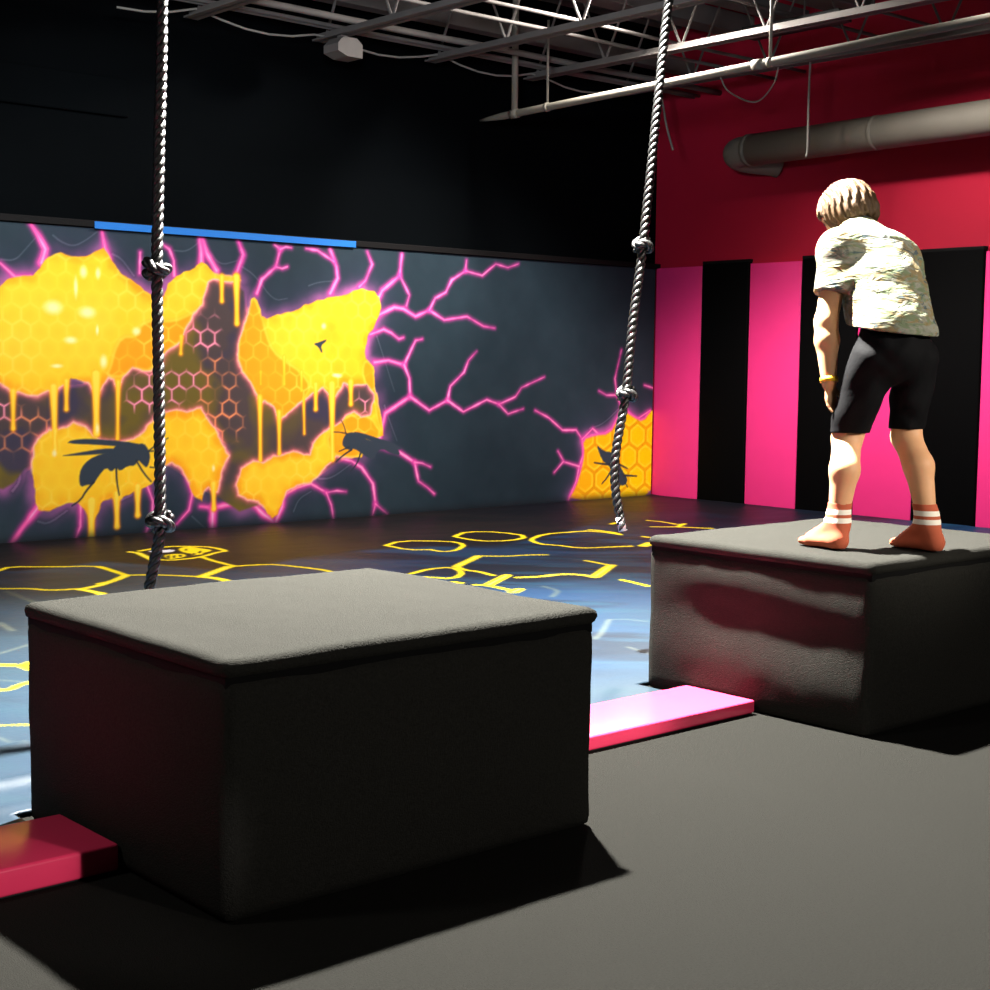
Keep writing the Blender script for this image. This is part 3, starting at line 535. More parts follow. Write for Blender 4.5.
# ------------------------------------------------------------------ pink balance beams
def balance_beam(label, x0, x1, y0, y1, h):
    t = thing('balance_beam', label, 'balance beam', ((x0+x1)/2, (y0+y1)/2, 0), 0, 'low pink balance beams')
    b = MB(t.location); b.box((x0, y0, 0.004), (x1, y1, h), 0.009, 4); b.build('padded_cover', M_beam, t, True)
    b = MB(t.location); b.box((x0 + 0.01, y0 + 0.01, 0.0), (x1 - 0.01, y1 - 0.01, 0.005)); b.build('base', M_black, t)
balance_beam('low glossy pink beam bridging the gap between the two carpeted boxes', 2.845, 4.212, 3.318, 3.644, 0.052)
balance_beam('low pink beam at the left edge, ending against the nearer box', -0.9, 1.678, 3.25, 3.57, 0.072)

# ------------------------------------------------------------------ ropes
def catmull(pts, n):
    P = [np.array(p, float) for p in pts]; P = [2*P[0]-P[1]] + P + [2*P[-1]-P[-2]]
    out = []
    for i in range(1, len(P)-2):
        for k in range(n):
            t = k/n; a, b, c, d = P[i-1:i+3]
            out.append(0.5*((2*b) + (c-a)*t + (2*a-5*b+4*c-d)*t*t + (3*b-a-3*c+d)*t**3))
    out.append(P[-2]); return np.array(out)

def resample(p, step):
    s = np.concatenate([[0], np.cumsum(np.linalg.norm(np.diff(p, axis=0), axis=1))])
    t = np.arange(0, s[-1], step)
    return np.stack([np.interp(t, s, p[:, k]) for k in range(3)], 1), t

def strand_tubes(mb, path, radius, pitch, seg=8, ends=True):
    p, t = resample(path, 0.006)
    T = np.gradient(p, axis=0); T /= np.linalg.norm(T, axis=1)[:, None]
    ref = np.array([1.0, 0, 0]) if abs(T[0][0]) < 0.9 else np.array([0, 1.0, 0])
    U = []
    for k in range(len(p)):
        u = ref - T[k]*ref.dot(T[k]); u /= np.linalg.norm(u); U.append(u); ref = u
    U = np.array(U); W = np.cross(T, U)
    for q in range(3):
        a = 2*np.pi*(t/pitch + q/3)
        c = p + (U*np.cos(a)[:, None] + W*np.sin(a)[:, None])*radius*0.52
        mb.tube([tuple(v) for v in c], radius*0.56, seg)

def knot_path(c, axis, size):
    """an overhand knot: one and a half turns round the rope with its end tucked across"""
    c = np.array(c); out = []
    for k in range(25):
        a = -0.6 + k/24*(2*math.pi*1.35)
        out.append(c + np.array([math.cos(a)*size, math.sin(a)*size, size*(0.75 - 1.5*k/24) + 0.25*size*math.sin(2*a)]))
    return np.array(out)

def climbing_rope(label, pts, knots, whip, radius, pitch):
    top = pts[0]
    t = thing('climbing_rope', label, 'rope', top, 0, 'black knotted climbing ropes')
    m = MB(top); strand_tubes(m, catmull(pts, 24), radius, pitch); m.build('rope', M_rope, t, True)
    for c, size, rz in knots:
        m = MB(top); path = knot_path((0, 0, 0), None, size)
        ca, sa = math.cos(rz), math.sin(rz)
        path = np.stack([path[:, 0]*ca - path[:, 1]*sa, path[:, 0]*sa + path[:, 1]*ca, path[:, 2]], 1) + np.array(c)
        strand_tubes(m, path, radius*0.95, pitch)
        m.build('knot', M_rope, t, True)
    m = MB(top); a, b2 = whip
    m.tube([a, tuple((np.array(a)+np.array(b2))/2), b2], [radius*1.0, radius*0.92, radius*1.02], 14)
    m.build('whipped_end', M_whip, t, True)
    m = MB(top); m.tube([(top[0], top[1], top[2] + 0.0), (top[0], top[1], CEIL_Z)], 0.012, 8)
    m.tube([(top[0], top[1], top[2] - 0.06), (top[0], top[1], top[2] + 0.06)], 0.03, 10)
    m.build('hanger', M_steel, t)
climbing_rope('black twisted rope with two knots hanging behind the nearer carpeted box', ROPE_LEFT, [(p, 0.033, a) for p, a in KNOT_LEFT], (ROPE_LEFT[-2], ROPE_LEFT[-1]), 0.019, 0.094)
climbing_rope('black twisted rope with two knots and a white tip hanging near the room corner', ROPE_RIGHT, [(p, 0.030, a) for p, a in KNOT_RIGHT], WHIP_RIGHT, 0.019, 0.094)

# ------------------------------------------------------------------ ceiling steel
JOIST_Z = 3.585
jx = [3.285, 4.345, 5.405, 6.47, 7.53, 8.58, 9.62]
order = ['first', 'second', 'third', 'fourth', 'fifth', 'sixth', 'seventh']
def joist(x, label):
    y0, y1 = 0.5, 9.30
    t = thing('ceiling_joist', label, 'joist', (x, WALL_Y, JOIST_Z), 0, 'open web joists under the roof')
    o = t.location
    b = MB(o); b.box((x-0.055, y0, JOIST_Z), (x-0.006, y1, JOIST_Z+0.012)); b.box((x+0.006, y0, JOIST_Z), (x+0.055, y1, JOIST_Z+0.012))
    b.box((x-0.014, y0, JOIST_Z), (x-0.004, y1, JOIST_Z+0.055)); b.box((x+0.004, y0, JOIST_Z), (x+0.014, y1, JOIST_Z+0.055))
    b.build('bottom_chord', M_steel, t)
    zt = CEIL_Z - 0.062
    b = MB(o); b.box((x-0.06, y0, zt+0.048), (x+0.06, WALL_Y-0.001, zt+0.06)); b.box((x-0.014, y0, zt), (x+0.014, WALL_Y-0.001, zt+0.05))
    b.build('top_chord', M_steel, t)
    n = 11; step = (y1-0.1-y0)/n
    for k in range(n):
        ya = y1 - 0.1 - k*step
        b = MB(o)
        b.tube([(x, ya, JOIST_Z+0.03), (x, ya-step/2, zt+0.02), (x, ya-step, JOIST_Z+0.03)], 0.011, 6)
        b.build('web_rod', M_steel, t)
for k, x in enumerate(jx):
    joist(x, f'{order[k]} pale open web steel joist counted from the left along the ceiling')

# beams, bridging and conduits that cross the joists
cross = [('bridging_bar', 'flat', 8.62, 3.78, 0.05, 0.012), ('bridging_bar', 'flat', 6.35, 3.78, 0.05, 0.012)]
def cross_piece(name, label, cat, y, z, w, h, x0, x1, mat=None, group=None, round_=False, sag=0.0):
    b = MB()
    if round_:
        n = 24; pts = []
        for k in range(n+1):
            x = x0 + (x1-x0)*k/n
            f = ((x - jx[0]) % 1.06)/1.06
            pts.append((x, y + 0.01*math.sin(x*3), z - sag*4*f*(1-f)))
        b.tube(pts, w/2, 8)
    else:
        b.box((x0, y-w/2, z), (x1, y+w/2, z+h), 0.002)
    o = b.build(name, mat or M_steel, None, round_)
    o['kind'] = 'thing'
    return tag(o, label, cat, group)
cross_piece('roof_beam', 'wide pale steel beam crossing above the joists nearest the mural wall', 'beam', 8.55, 4.10, 0.20, 0.16, 2.0, WALL_X-0.001)
cross_piece('roof_beam', 'wide pale steel beam crossing above the joists at the top of the photo', 'beam', 7.35, 4.10, 0.26, 0.18, 2.0, WALL_X-0.001)
cross_piece('roof_beam', 'wide greenish grey steel beam crossing above the slotted black bar', 'beam', 5.9, 4.10, 0.24, 0.18, 2.0, WALL_X-0.001)
for y, where_ in ((9.35, 'tight against the black wall'), (8.25, 'second from the black wall'), (7.0, 'above the slotted black bar'), (5.55, 'nearest the viewer')):
    cross_piece('roof_purlin', f'pale steel purlin under the dark roof deck, {where_}', 'purlin', y, 4.29, 0.13, 0.05, 2.0, WALL_X-0.001, None, 'purlins under the roof deck')
for y, z, w, where_ in ((9.18, 3.86, 0.12, 'at the black wall behind the conduits'), (7.95, 4.12, 0.16, 'between the two wide beams'), (6.7, 4.12, 0.16, 'just before the slotted black bar'), (5.2, 4.12, 0.16, 'nearest the viewer')):
    cross_piece('roof_beam', f'pale steel beam crossing above the joists, {where_}', 'beam', y, z, w, 0.10, 2.0, WALL_X-0.001)
G = 'conduits strung along the joists'
for i, (y, z, w, sag) in enumerate([(9.12, 3.66, 0.035, 0.0), (9.06, 3.66, 0.03, 0.0), (8.90, 3.70, 0.03, 0.015), (8.82, 3.66, 0.05, 0.0), (8.2, 3.70, 0.028, 0.0), (7.9, 3.72, 0.028, 0.0), (7.0, 3.83, 0.03, 0.0), (6.5, 3.83, 0.026, 0.0)]):
    lab = ['conduit running nearest to the black wall above the joist ends', 'thin conduit second from the black wall', 'sagging thin conduit third from the black wall', 'thicker conduit fourth from the black wall',
           'thin conduit fifth from the black wall, before the wide beam', 'thin conduit sixth from the black wall', 'thin conduit seventh from the black wall, by the slotted bar', 'thin conduit farthest from the black wall'][i]
    cross_piece('conduit', lab, 'conduit', y, z, w, 0, 2.0, WALL_X-0.001, M_steel, G, True, sag)
cross_piece('ceiling_cable', 'loose grey cable drooping in arcs below the joist ends by the black wall', 'cable', 9.2, 3.64, 0.016, 0, 4.8, 9.5, M_wire, 'loose ceiling cables', True, 0.09)

# sprinkler pipe
t = thing('sprinkler_pipe', 'long cream sprinkler pipe running diagonally below the ceiling joists', 'pipe', (8.1, 9.3, 3.21))
pa, pb = Vector((8.16, 9.42, 3.222)), Vector((8.16, 0.2, 3.40))
b = MB(t.location)
L0 = [pa + (pb-pa)*f for f in (0, 0.012, 0.03, 0.032, 0.036, 0.25, 1.0)]
b.tube([tuple(p) for p in L0], [0.010, 0.018, 0.029, 0.029, 0.029, 0.029, 0.029], 14); b.build('pipe', M_pipe, t, True)
def on_pipe(y):
    return pa + (pb-pa)*((y-pa.y)/(pb.y-pa.y))
for y in (9.0, 6.55):
    p = on_pipe(y); b = MB(t.location)
    b.tube([tuple(p - Vector((0, 0.04, 0))), tuple(p + Vector((0, 0.04, 0)))], 0.037, 14)
    b.build('coupling', M_pipe, t, True)
for y, r in ((9.0, 0.026), (8.62, 0.010), (6.45, 0.012), (4.4, 0.012)):
    p = on_pipe(y); b = MB(t.location)
    b.tube([tuple(p + Vector((0, 0, 0.02))), (p.x, p.y, 3.9 if r < 0.02 else 4.38)], r, 10)
    b.tube([tuple(p + Vector((0, -0.015, 0))), tuple(p + Vector((0, 0.015, 0)))], 0.035, 14)
    b.build('hanger', M_pipe, t, True)

# duct along the crimson wall, turning into the wall at its end
t = thing('wall_duct', 'fat round grey duct running along the crimson wall and turning into it', 'duct', (10.1, 8.3, 3.06))
b = MB(t.location); pts = []
zc = 3.055
for k in range(9):
    a = math.pi/2*k/8
    pts.append((10.30 - 0.22*math.sin(a), 8.24 + 0.22*math.sin(math.pi/2) - 0.22*math.cos(a) + 0.0, zc - 0.03*(1-k/8)))
elbow = [(10.455, 8.13, zc - 0.075), (10.40, 8.17, zc - 0.06), (10.32, 8.26, zc - 0.045), (10.22, 8.33, zc - 0.03), (10.13, 8.33, zc - 0.012), (10.09, 8.26, zc - 0.003), (10.08, 8.16, zc)]
b.tube([tuple(v) for v in catmull(elbow, 6)], 0.125, 20); b.build('elbow', M_duct, t, True)
b = MB(t.location); b.tube([(10.08, 8.18, zc), (10.08, 6.2, zc + 0.02), (10.08, 4.2, zc + 0.045), (10.08, 1.0, zc + 0.08)], 0.132, 24)
b.build('tube', M_duct, t, True)
for y in (8.15, 6.9, 5.4):
    b = MB(t.location); b.tube([(10.08, y-0.02, zc + 0.02*(8.2-y)/2), (10.08, y+0.02, zc + 0.02*(8.2-y)/2)], 0.1355, 24); b.build('joint_band', M_duct, t, True)
    b = MB(t.location); b.box((10.2, y-0.015, zc-0.02), (WALL_X-0.0005, y+0.015, zc+0.02)); b.build('bracket', M_steel, t)

# small ceiling things
t = thing('ceiling_speaker', 'small pale boxy speaker hanging below a joist end by the black wall', 'speaker', (6.47, 9.0, 3.585))
m = MB(t.location)
ring = [(-0.105, 0.01), (-0.06, 0.06), (0.06, 0.06), (0.11, 0.02), (0.11, -0.075), (-0.02, -0.075), (-0.105, -0.045)]
va = [m.bm.verts.new(Vector((6.47 + x, 8.90, 3.50 + z)) - m.o) for x, z in ring]
vb = [m.bm.verts.new(Vector((6.47 + x, 9.08, 3.50 + z)) - m.o) for x, z in ring]
m.bm.faces.new(va); m.bm.faces.new(list(reversed(vb)))
for k in range(len(ring)):
    m.bm.faces.new((va[k], va[(k+1) % len(ring)], vb[(k+1) % len(ring)], vb[k]))
m.build('case', M_steel, t)
m = MB(t.location); m.box((6.44, 8.97, 3.555), (6.50, 9.02, 3.59)); m.build('bracket', M_steel, t)

t = thing('slotted_bar', 'black bar with a row of small pale slots hung among the joists', 'ceiling fixture', (9.06, 6.95, 3.7))
m = MB(t.location); m.box((8.98, 6.5, 3.70), (9.14, 7.38, 3.78), 0.006); m.build('housing', M_black, t)
M_slot = material('pale slot', (0.5, 0.36, 0.32, 1), 0.5)
for k in range(17):
    y = 6.53 + k*0.05
    m = MB(t.location); m.box((8.965, y, 3.715), (8.982, y + 0.026, 3.728)); m.build('slot', M_slot, t)
m = MB(t.location); m.box((8.955, 6.45, 3.68), (8.985, 7.42, 3.70)); m.build('rail', M_steel, t)
for y in (6.86, 7.14):
    m = MB(t.location); m.tube([(9.06, y, 3.77), (9.06, y, CEIL_Z)], 0.008, 6); m.build('hanger', M_steel, t)

def cable(label, pts, r):
    m = MB(); m.tube([tuple(p) for p in catmull(pts, 8)], r, 6)
    return tag(m.build('ceiling_cable', M_wire, None, True), label, 'cable', 'loose ceiling cables')
cable('thin white wire hanging straight down in front of the duct', [(9.6, 7.20, 3.60), (9.6, 7.205, 3.3), (9.61, 7.21, 2.95), (9.6, 7.214, 2.865)], 0.009)
cable('short white wire end dangling by the room corner', [(9.62, 8.78, 3.60), (9.61, 8.72, 3.42), (9.59, 8.66, 3.25), (9.6, 8.592, 3.05)], 0.010)
cable('thin cable loop drooping below the sixth and seventh joists', [(9.6, 8.10, 3.60), (9.6, 8.0, 3.46), (9.6, 7.73, 3.345), (9.6, 7.56, 3.45), (9.6, 7.50, 3.60)], 0.007)

# ------------------------------------------------------------------ person (signed distance field -> one continuous mesh)
class Field:
    def __init__(self, lo, hi, h):
        self.lo, self.h = np.array(lo, float), h
        self.n = np.ceil((np.array(hi)-self.lo)/h).astype(int) + 1
        self.V = np.full(self.n, 0.5, dtype=np.float32)
        self.ax = [(self.lo[a] + np.arange(self.n[a])*h).astype(np.float32) for a in range(3)]
    def sub(self, lo, hi):
        i0 = np.clip(np.floor((np.array(lo)-self.lo)/self.h).astype(int), 0, self.n-1)
        i1 = np.clip(np.ceil((np.array(hi)-self.lo)/self.h).astype(int)+1, 1, self.n)
        sl = tuple(slice(a, b) for a, b in zip(i0, i1))
        return sl, np.meshgrid(*[self.ax[a][sl[a]] for a in range(3)], indexing='ij', sparse=True)
    def add(self, fn, lo, hi, k=0.0, m=0.05):
        sl, (x, y, z) = self.sub(np.array(lo)-m-k, np.array(hi)+m+k)
        d = fn(x, y, z); v = self.V[sl]
        if k > 0:
            hh = np.maximum(k - np.abs(v-d), 0)/k
            self.V[sl] = np.minimum(v, d) - hh*hh*k*0.25
        else:
            self.V[sl] = np.minimum(v, d)
    def cone(self, a, b, ra, rb, k=0.02):
        a, b = np.array(a, float), np.array(b, float); ab = b-a; L2 = ab.dot(ab)
        def fn(x, y, z):
            t = np.clip(((x-a[0])*ab[0] + (y-a[1])*ab[1] + (z-a[2])*ab[2])/L2, 0, 1)
            return np.sqrt((x-a[0]-t*ab[0])**2 + (y-a[1]-t*ab[1])**2 + (z-a[2]-t*ab[2])**2) - (ra + (rb-ra)*t)
        r = max(ra, rb); self.add(fn, np.minimum(a, b)-r, np.maximum(a, b)+r, k)
    def flat(self, a, b, side, wa, da, wb, db, k=0.03):
        """elliptical tapered limb: half-width w along side, half-depth d across it"""
        a, b = np.array(a, float), np.array(b, float); ab = b-a; L = np.linalg.norm(ab); T = ab/L
        S = np.array(side, float); S -= T*S.dot(T); S /= np.linalg.norm(S); N = np.cross(T, S)
        def fn(x, y, z):
            px, py, pz = x-a[0], y-a[1], z-a[2]
            tt = px*T[0] + py*T[1] + pz*T[2]; t = np.clip(tt/L, 0, 1); over = tt - t*L
            s = px*S[0] + py*S[1] + pz*S[2]; n = px*N[0] + py*N[1] + pz*N[2]
            w, d = wa + (wb-wa)*t, da + (db-da)*t
            k0 = np.sqrt((s/w)**2 + (n/d)**2 + (over/d)**2); k1 = np.sqrt((s/w**2)**2 + (n/d**2)**2 + (over/d**2)**2) + 1e-6
            return k0*(k0-1)/k1
        r = max(wa, wb, da, db); self.add(fn, np.minimum(a, b)-r, np.maximum(a, b)+r, k)
    def ellipsoid(self, c, axes, rad, k=0.02):
        c = np.array(c, float); A = [np.array(v, float)/np.linalg.norm(v) for v in axes]
        def fn(x, y, z):
            q = [((x-c[0])*v[0] + (y-c[1])*v[1] + (z-c[2])*v[2]) for v in A]
            k0 = np.sqrt(sum((q[i]/rad[i])**2 for i in range(3))); k1 = np.sqrt(sum((q[i]/rad[i]**2)**2 for i in range(3))) + 1e-6
            return k0*(k0-1)/k1
        r = max(rad); self.add(fn, c-r, c+r, k)
    def full(self):
        return np.meshgrid(*self.ax, indexing='ij', sparse=True)
    def mesh(self, name, smooth=2):
        V, h = self.V, self.h; s = V < 0; n = self.n
        cnt = np.zeros(n-1, dtype=np.uint8)
        for i in (0, 1):
            for j in (0, 1):
                for k in (0, 1):
                    cnt += s[i:n[0]-1+i, j:n[1]-1+j, k:n[2]-1+k]
        act = np.argwhere((cnt > 0) & (cnt < 8))
        idx = np.full(n-1, -1, dtype=np.int64); idx[tuple(act.T)] = np.arange(len(act))
        pos = np.zeros((len(act), 3)); num = np.zeros(len(act))
        for ax in range(3):
            o1, o2 = [a for a in range(3) if a != ax]
            for p in (0, 1):
                for q in (0, 1):
                    a = act.copy(); a[:, o1] += p; a[:, o2] += q
                    c = a.copy(); c[:, ax] += 1
                    va, vc = V[tuple(a.T)], V[tuple(c.T)]
                    m = (va < 0) != (vc < 0)
                    t = np.where(m, va/(va-vc + 1e-12), 0)
                    pp = a.astype(float); pp[:, ax] += t
                    pos[m] += pp[m]; num[m] += 1
        pos = pos/num[:, None]*h + self.lo
        quads = []
        for ax in range(3):
            o1, o2 = (ax+1) % 3, (ax+2) % 3
            sl0 = [slice(1, -1)]*3; sl1 = [slice(1, -1)]*3
            sl0[ax] = slice(0, -1); sl1[ax] = slice(1, None)
            e = np.argwhere(s[tuple(sl0)] != s[tuple(sl1)])
            off = np.ones(3, dtype=int); off[ax] = 0
            e = e + off
            c = []
            for d1, d2 in ((0, 0), (-1, 0), (-1, -1), (0, -1)):
                g = e.copy(); g[:, o1] += d1; g[:, o2] += d2; c.append(idx[tuple(g.T)])
            qd = np.stack(c, 1); flip = s[tuple(e.T)]
            qd[~flip] = qd[~flip][:, ::-1]
            quads.append(qd)
        f = np.concatenate(quads); f = f[(f >= 0).all(1)]
        # light laplacian smoothing
        for _ in range(smooth):
            acc = np.zeros_like(pos); deg = np.zeros(len(pos))
            for a, c in ((0, 1), (1, 2), (2, 3), (3, 0)):
                np.add.at(acc, f[:, a], pos[f[:, c]]); np.add.at(deg, f[:, a], 1)
                np.add.at(acc, f[:, c], pos[f[:, a]]); np.add.at(deg, f[:, c], 1)
            pos = pos*0.5 + 0.5*acc/np.maximum(deg, 1)[:, None]
        me = bpy.data.meshes.new(name)
        me.vertices.add(len(pos)); me.vertices.foreach_set('co', pos.astype(np.float32).ravel())
        me.loops.add(f.size); me.loops.foreach_set('vertex_index', f.ravel().astype(np.int32))
        me.polygons.add(len(f)); me.polygons.foreach_set('loop_start', (np.arange(len(f))*4).astype(np.int32))
        me.update(calc_edges=True); me.validate(); me.shade_smooth()
        return me

J = {k: np.array(v) for k, v in JOINT.items()}
def V3(*a): return np.array(a, float)
def unit(v): v = np.array(v, float); return v/np.linalg.norm(v)
person = thing('person', 'child in white patterned t-shirt, black shorts and rust socks leaning forward on the carpeted box', 'person', (4.545, 3.041, BOX_H + 0.007), -0.72655)

SIDE = V3(0.88, 0.47, 0)
FACE = unit((-0.54, 0.64, -0.55)); HS = unit(np.cross(FACE, (0, 0, 1))); HU = np.cross(HS, FACE)
skull = J['skull']

def add_hand(F, wrist, dirv, across, normal, curl, thumb_side, s=1.0):
    """palm, four unequal bent fingers and a thumb from the palm's side"""
    d, a, n = unit(dirv), unit(across), unit(normal)
    palm = wrist + d*0.062*s
    F.flat(wrist - d*0.005, palm, a, 0.021*s, 0.015*s, 0.030*s, 0.0125*s, 0.012)
    for q, (ofs, ln) in enumerate(((-0.0235, 0.050), (-0.008, 0.060), (0.008, 0.056), (0.0235, 0.044))):
        p0 = palm - d*0.006 + a*ofs*s; c = curl*(0.8 + 0.12*q)
        d1 = unit(d*math.cos(c*0.6) + n*math.sin(c*0.6)); d2 = unit(d*math.cos(c*1.5) + n*math.sin(c*1.5)); d3 = unit(d*math.cos(c*2.2) + n*math.sin(c*2.2))
        p1 = p0 + d1*ln*0.5*s + a*ofs*0.06; p2 = p1 + d2*ln*0.32*s; p3 = p2 + d3*ln*0.26*s
        F.cone(p0, p1, 0.0078*s, 0.0072*s, 0.004); F.cone(p1, p2, 0.0072*s, 0.0066*s, 0.002); F.cone(p2, p3, 0.0066*s, 0.0056*s, 0.002)
    t0 = wrist + d*0.02*s + a*thumb_side*0.020*s; t1 = t0 + unit(a*thumb_side*0.75 + d*0.75 + n*0.35)*0.034*s; t2 = t1 + unit(a*thumb_side*0.3 + d*0.9 + n*0.4)*0.026*s
    F.cone(t0, t1, 0.0105*s, 0.0085*s, 0.008); F.cone(t1, t2, 0.0085*s, 0.0062*s, 0.002)

hipL, hipR = V3(-0.03, 0.045, 0.68), V3(0.118, 0.085, 0.68)
kneeL, kneeR, ankL, ankR = J['knee_l'], J['knee_r'], J['ank_l'], J['ank_r']
F = Field((-0.36, -0.16, -0.02), (0.36, 0.56, 1.42), 0.0045)
# trunk
F.flat(V3(0.045, 0.065, 0.68), J['waist'], SIDE, 0.115, 0.090, 0.108, 0.085)
F.flat(J['waist'], J['rib'], SIDE, 0.105, 0.085, 0.115, 0.085)
F.flat(J['rib'], J['chest'], SIDE, 0.115, 0.085, 0.125, 0.085)
F.flat(J['chest'], J['chest']*0.45 + J['neck']*0.55, SIDE, 0.12, 0.08, 0.08, 0.06)
F.cone(J['neck']*0.75 + J['chest']*0.25, skull - HU*0.045 - FACE*0.02, 0.046, 0.042, 0.03)
# legs
F.cone(hipL, kneeL, 0.075, 0.054, 0.03); F.cone(hipR, kneeR, 0.075, 0.052, 0.03)
for kn, ca, an in ((kneeL, J['calf_l'], ankL), (kneeR, J['calf_r'], ankR)):
    F.cone(kn, ca + V3(0, -0.008, 0), 0.051, 0.052, 0.02); F.cone(ca + V3(0, -0.008, 0), an, 0.051, 0.034, 0.02)
def foot(Fd, an, heel, ball, toe, g=0.0, toes=True):
    Fd.cone(an + V3(0, 0, 0.02), an, 0.034+g, 0.034+g, 0.015); Fd.cone(an, heel + V3(0, 0, 0.014), 0.034+g, 0.031+g, 0.02)
    w = unit(np.cross(toe-heel, (0, 0, 1)))
    Fd.cone(an - V3(0, 0, 0.02), ball + V3(0, 0, 0.014), 0.033+g, 0.024+g, 0.025)
    Fd.flat(heel + V3(0, 0, 0.010), ball + V3(0, 0, 0.004), w, 0.028+g, 0.025+g, 0.037+g, 0.019+g, 0.02)
    Fd.flat(ball + V3(0, 0, 0.004), toe + V3(0, 0, 0.004), w, 0.037+g, 0.019+g, 0.030+g, 0.012+g, 0.012)
    if toes:
        for q, (o_, l_) in enumerate(((-0.024, 0.012), (-0.010, 0.018), (0.003, 0.017), (0.015, 0.013), (0.026, 0.008))):
            p = toe + w*o_ + V3(0, 0, 0.0); F.cone(p, p + unit((toe-heel)*V3(1, 1, 0))*l_, 0.0085, 0.0075, 0.004)
for an, s_ in ((ankL, 'l'), (ankR, 'r')):
    heel, ball, toe = J['heel_'+s_].copy(), J['ball_'+s_].copy(), J['toe_'+s_].copy()
    heel[2] = 0.016; ball[2] = 0.014; toe[2] = 0.010
    foot(F, an, heel, ball, toe)
# arms
shL, elL, wrL = J['sho_l'] + V3(0.02, 0.0, 0), J['elb_l'], J['wri_l']
F.cone(J['chest'] + V3(-0.06, -0.02, 0.04), shL, 0.06, 0.05, 0.03)
F.cone(shL, elL, 0.048, 0.040, 0.02); F.cone(elL, elL*0.7 + wrL*0.3, 0.040, 0.042, 0.02); F.cone(elL*0.7 + wrL*0.3, wrL, 0.042, 0.0265, 0.02)
add_hand(F, wrL, (0.13, -0.08, -1), (0.75, 0.66, 0), (0.66, -0.75, 0), 0.35, 1.0)
shR, elR, wrR = J['sho_r'], V3(0.186, 0.275, 0.862), V3(0.165, 0.215, 0.655)
F.cone(J['chest'] + V3(0.06, 0.03, 0.03), shR, 0.06, 0.05, 0.03)
F.cone(shR, elR, 0.046, 0.040, 0.02); F.cone(elR, wrR, 0.040, 0.0265, 0.02)
add_hand(F, wrR, (-0.25, -0.25, -1), (-0.75, 0.66, 0), (-0.3, -0.6, -0.2), 0.5, 1.0)
# head
F.ellipsoid(skull + HU*0.012 - FACE*0.008, (HS, FACE, HU), (0.074, 0.092, 0.086), 0.0)
F.ellipsoid(skull - HU*0.038 + FACE*0.026, (HS, FACE, HU), (0.058, 0.060, 0.066), 0.03)
F.cone(skull - HU*0.084 + FACE*0.052, skull - HU*0.078 + FACE*0.060, 0.022, 0.02, 0.03)      # chin
F.cone(skull + HU*0.006 + FACE*0.080, skull - HU*0.026 + FACE*0.098, 0.009, 0.0125, 0.012)   # nose
for sg in (-1, 1):
    F.cone(skull - HU*0.027 + FACE*0.086 + HS*sg*0.008, skull - HU*0.028 + FACE*0.088 + HS*sg*0.012, 0.007, 0.006, 0.006)
    F.ellipsoid(skull - HU*0.018 - FACE*0.008 + HS*sg*0.073, (HS, FACE, HU), (0.010, 0.020, 0.030), 0.008)   # ears
    F.cone(skull + HU*0.018 + FACE*0.082 + HS*sg*0.014, skull + HU*0.016 + FACE*0.070 + HS*sg*0.046, 0.008, 0.007, 0.012)  # brow
F.cone(skull - HU*0.052 + FACE*0.083 - HS*0.016, skull - HU*0.052 + FACE*0.083 + HS*0.016, 0.006, 0.006, 0.006)  # lips
F.cone(skull - HU*0.061 + FACE*0.080 - HS*0.013, skull - HU*0.061 + FACE*0.080 + HS*0.013, 0.007, 0.007, 0.006)
xg, yg, zg = F.full()
F.V = np.maximum(F.V, 0.001 - zg).astype(np.float32)
M_skin = material('skin', (0.60, 0.32, 0.165, 1), 0.55, 0.25, 0.10, 25)
p_ = M_skin.node_tree.nodes['Principled BSDF']; p_.inputs['Subsurface Weight'].default_value = 0.08; p_.inputs['Subsurface Radius'].default_value = (0.02, 0.008, 0.004)
link('body', F.mesh('body', 2), M_skin, person)

# t-shirt
S = Field((-0.34, -0.14, 0.66), (0.34, 0.50, 1.26), 0.005)
hemC = V3(0.045, 0.060, 0.76); CH = J['chest']
S.flat(hemC, J['rib'] + V3(0.0, -0.005, 0), SIDE, 0.162, 0.128, 0.158, 0.120, 0.05)
S.flat(J['rib'] + V3(0.0, -0.005, 0), CH, SIDE, 0.158, 0.120, 0.142, 0.108, 0.04)
S.flat(CH, CH*0.5 + J['neck']*0.5, SIDE, 0.135, 0.098, 0.088, 0.072, 0.05)
S.cone(J['neck'] - V3(0.01, 0.03, 0.035), shR + V3(-0.01, -0.01, 0.0), 0.055, 0.055, 0.05)
S.cone(J['neck'] - V3(0.01, 0.03, 0.035), shL, 0.055, 0.055, 0.05)
S.cone(CH*0.35 + J['neck']*0.65, J['neck'] - V3(0, 0, 0.002), 0.070, 0.058, 0.04)
S.cone(CH + V3(-0.06, -0.02, 0.045), shL + V3(-0.002, 0, 0), 0.068, 0.062, 0.04)
slL = shL + (elL-shL)*0.62; slR = shR + (elR-shR)*0.50
S.cone(shL, slL + (elL-shL)*0.2, 0.061, 0.066, 0.075)
S.cone(CH + V3(-0.10, -0.05, 0.0), slL + V3(0.03, 0, 0.02), 0.055, 0.05, 0.06)
S.cone(CH + V3(0.06, 0.03, 0.03), shR, 0.070, 0.062, 0.04)
S.cone(shR, slR + (elR-shR)*0.2, 0.060, 0.060, 0.03)
xg, yg, zg = S.full()
fold = 0.0013*np.sin(46*zg + 22*xg + 4*np.sin(14*xg - 9*zg + 6*yg)) + 0.0011*np.sin(30*xg - 34*zg + 3*np.sin(17*zg + 9*yg)) + 0.0013*np.sin(80*zg - 30*xg + 2.5*np.sin(25*xg))
amp = np.clip((1.12 - zg)/0.12, 0.15, 1)
S.V = S.V + fold*amp
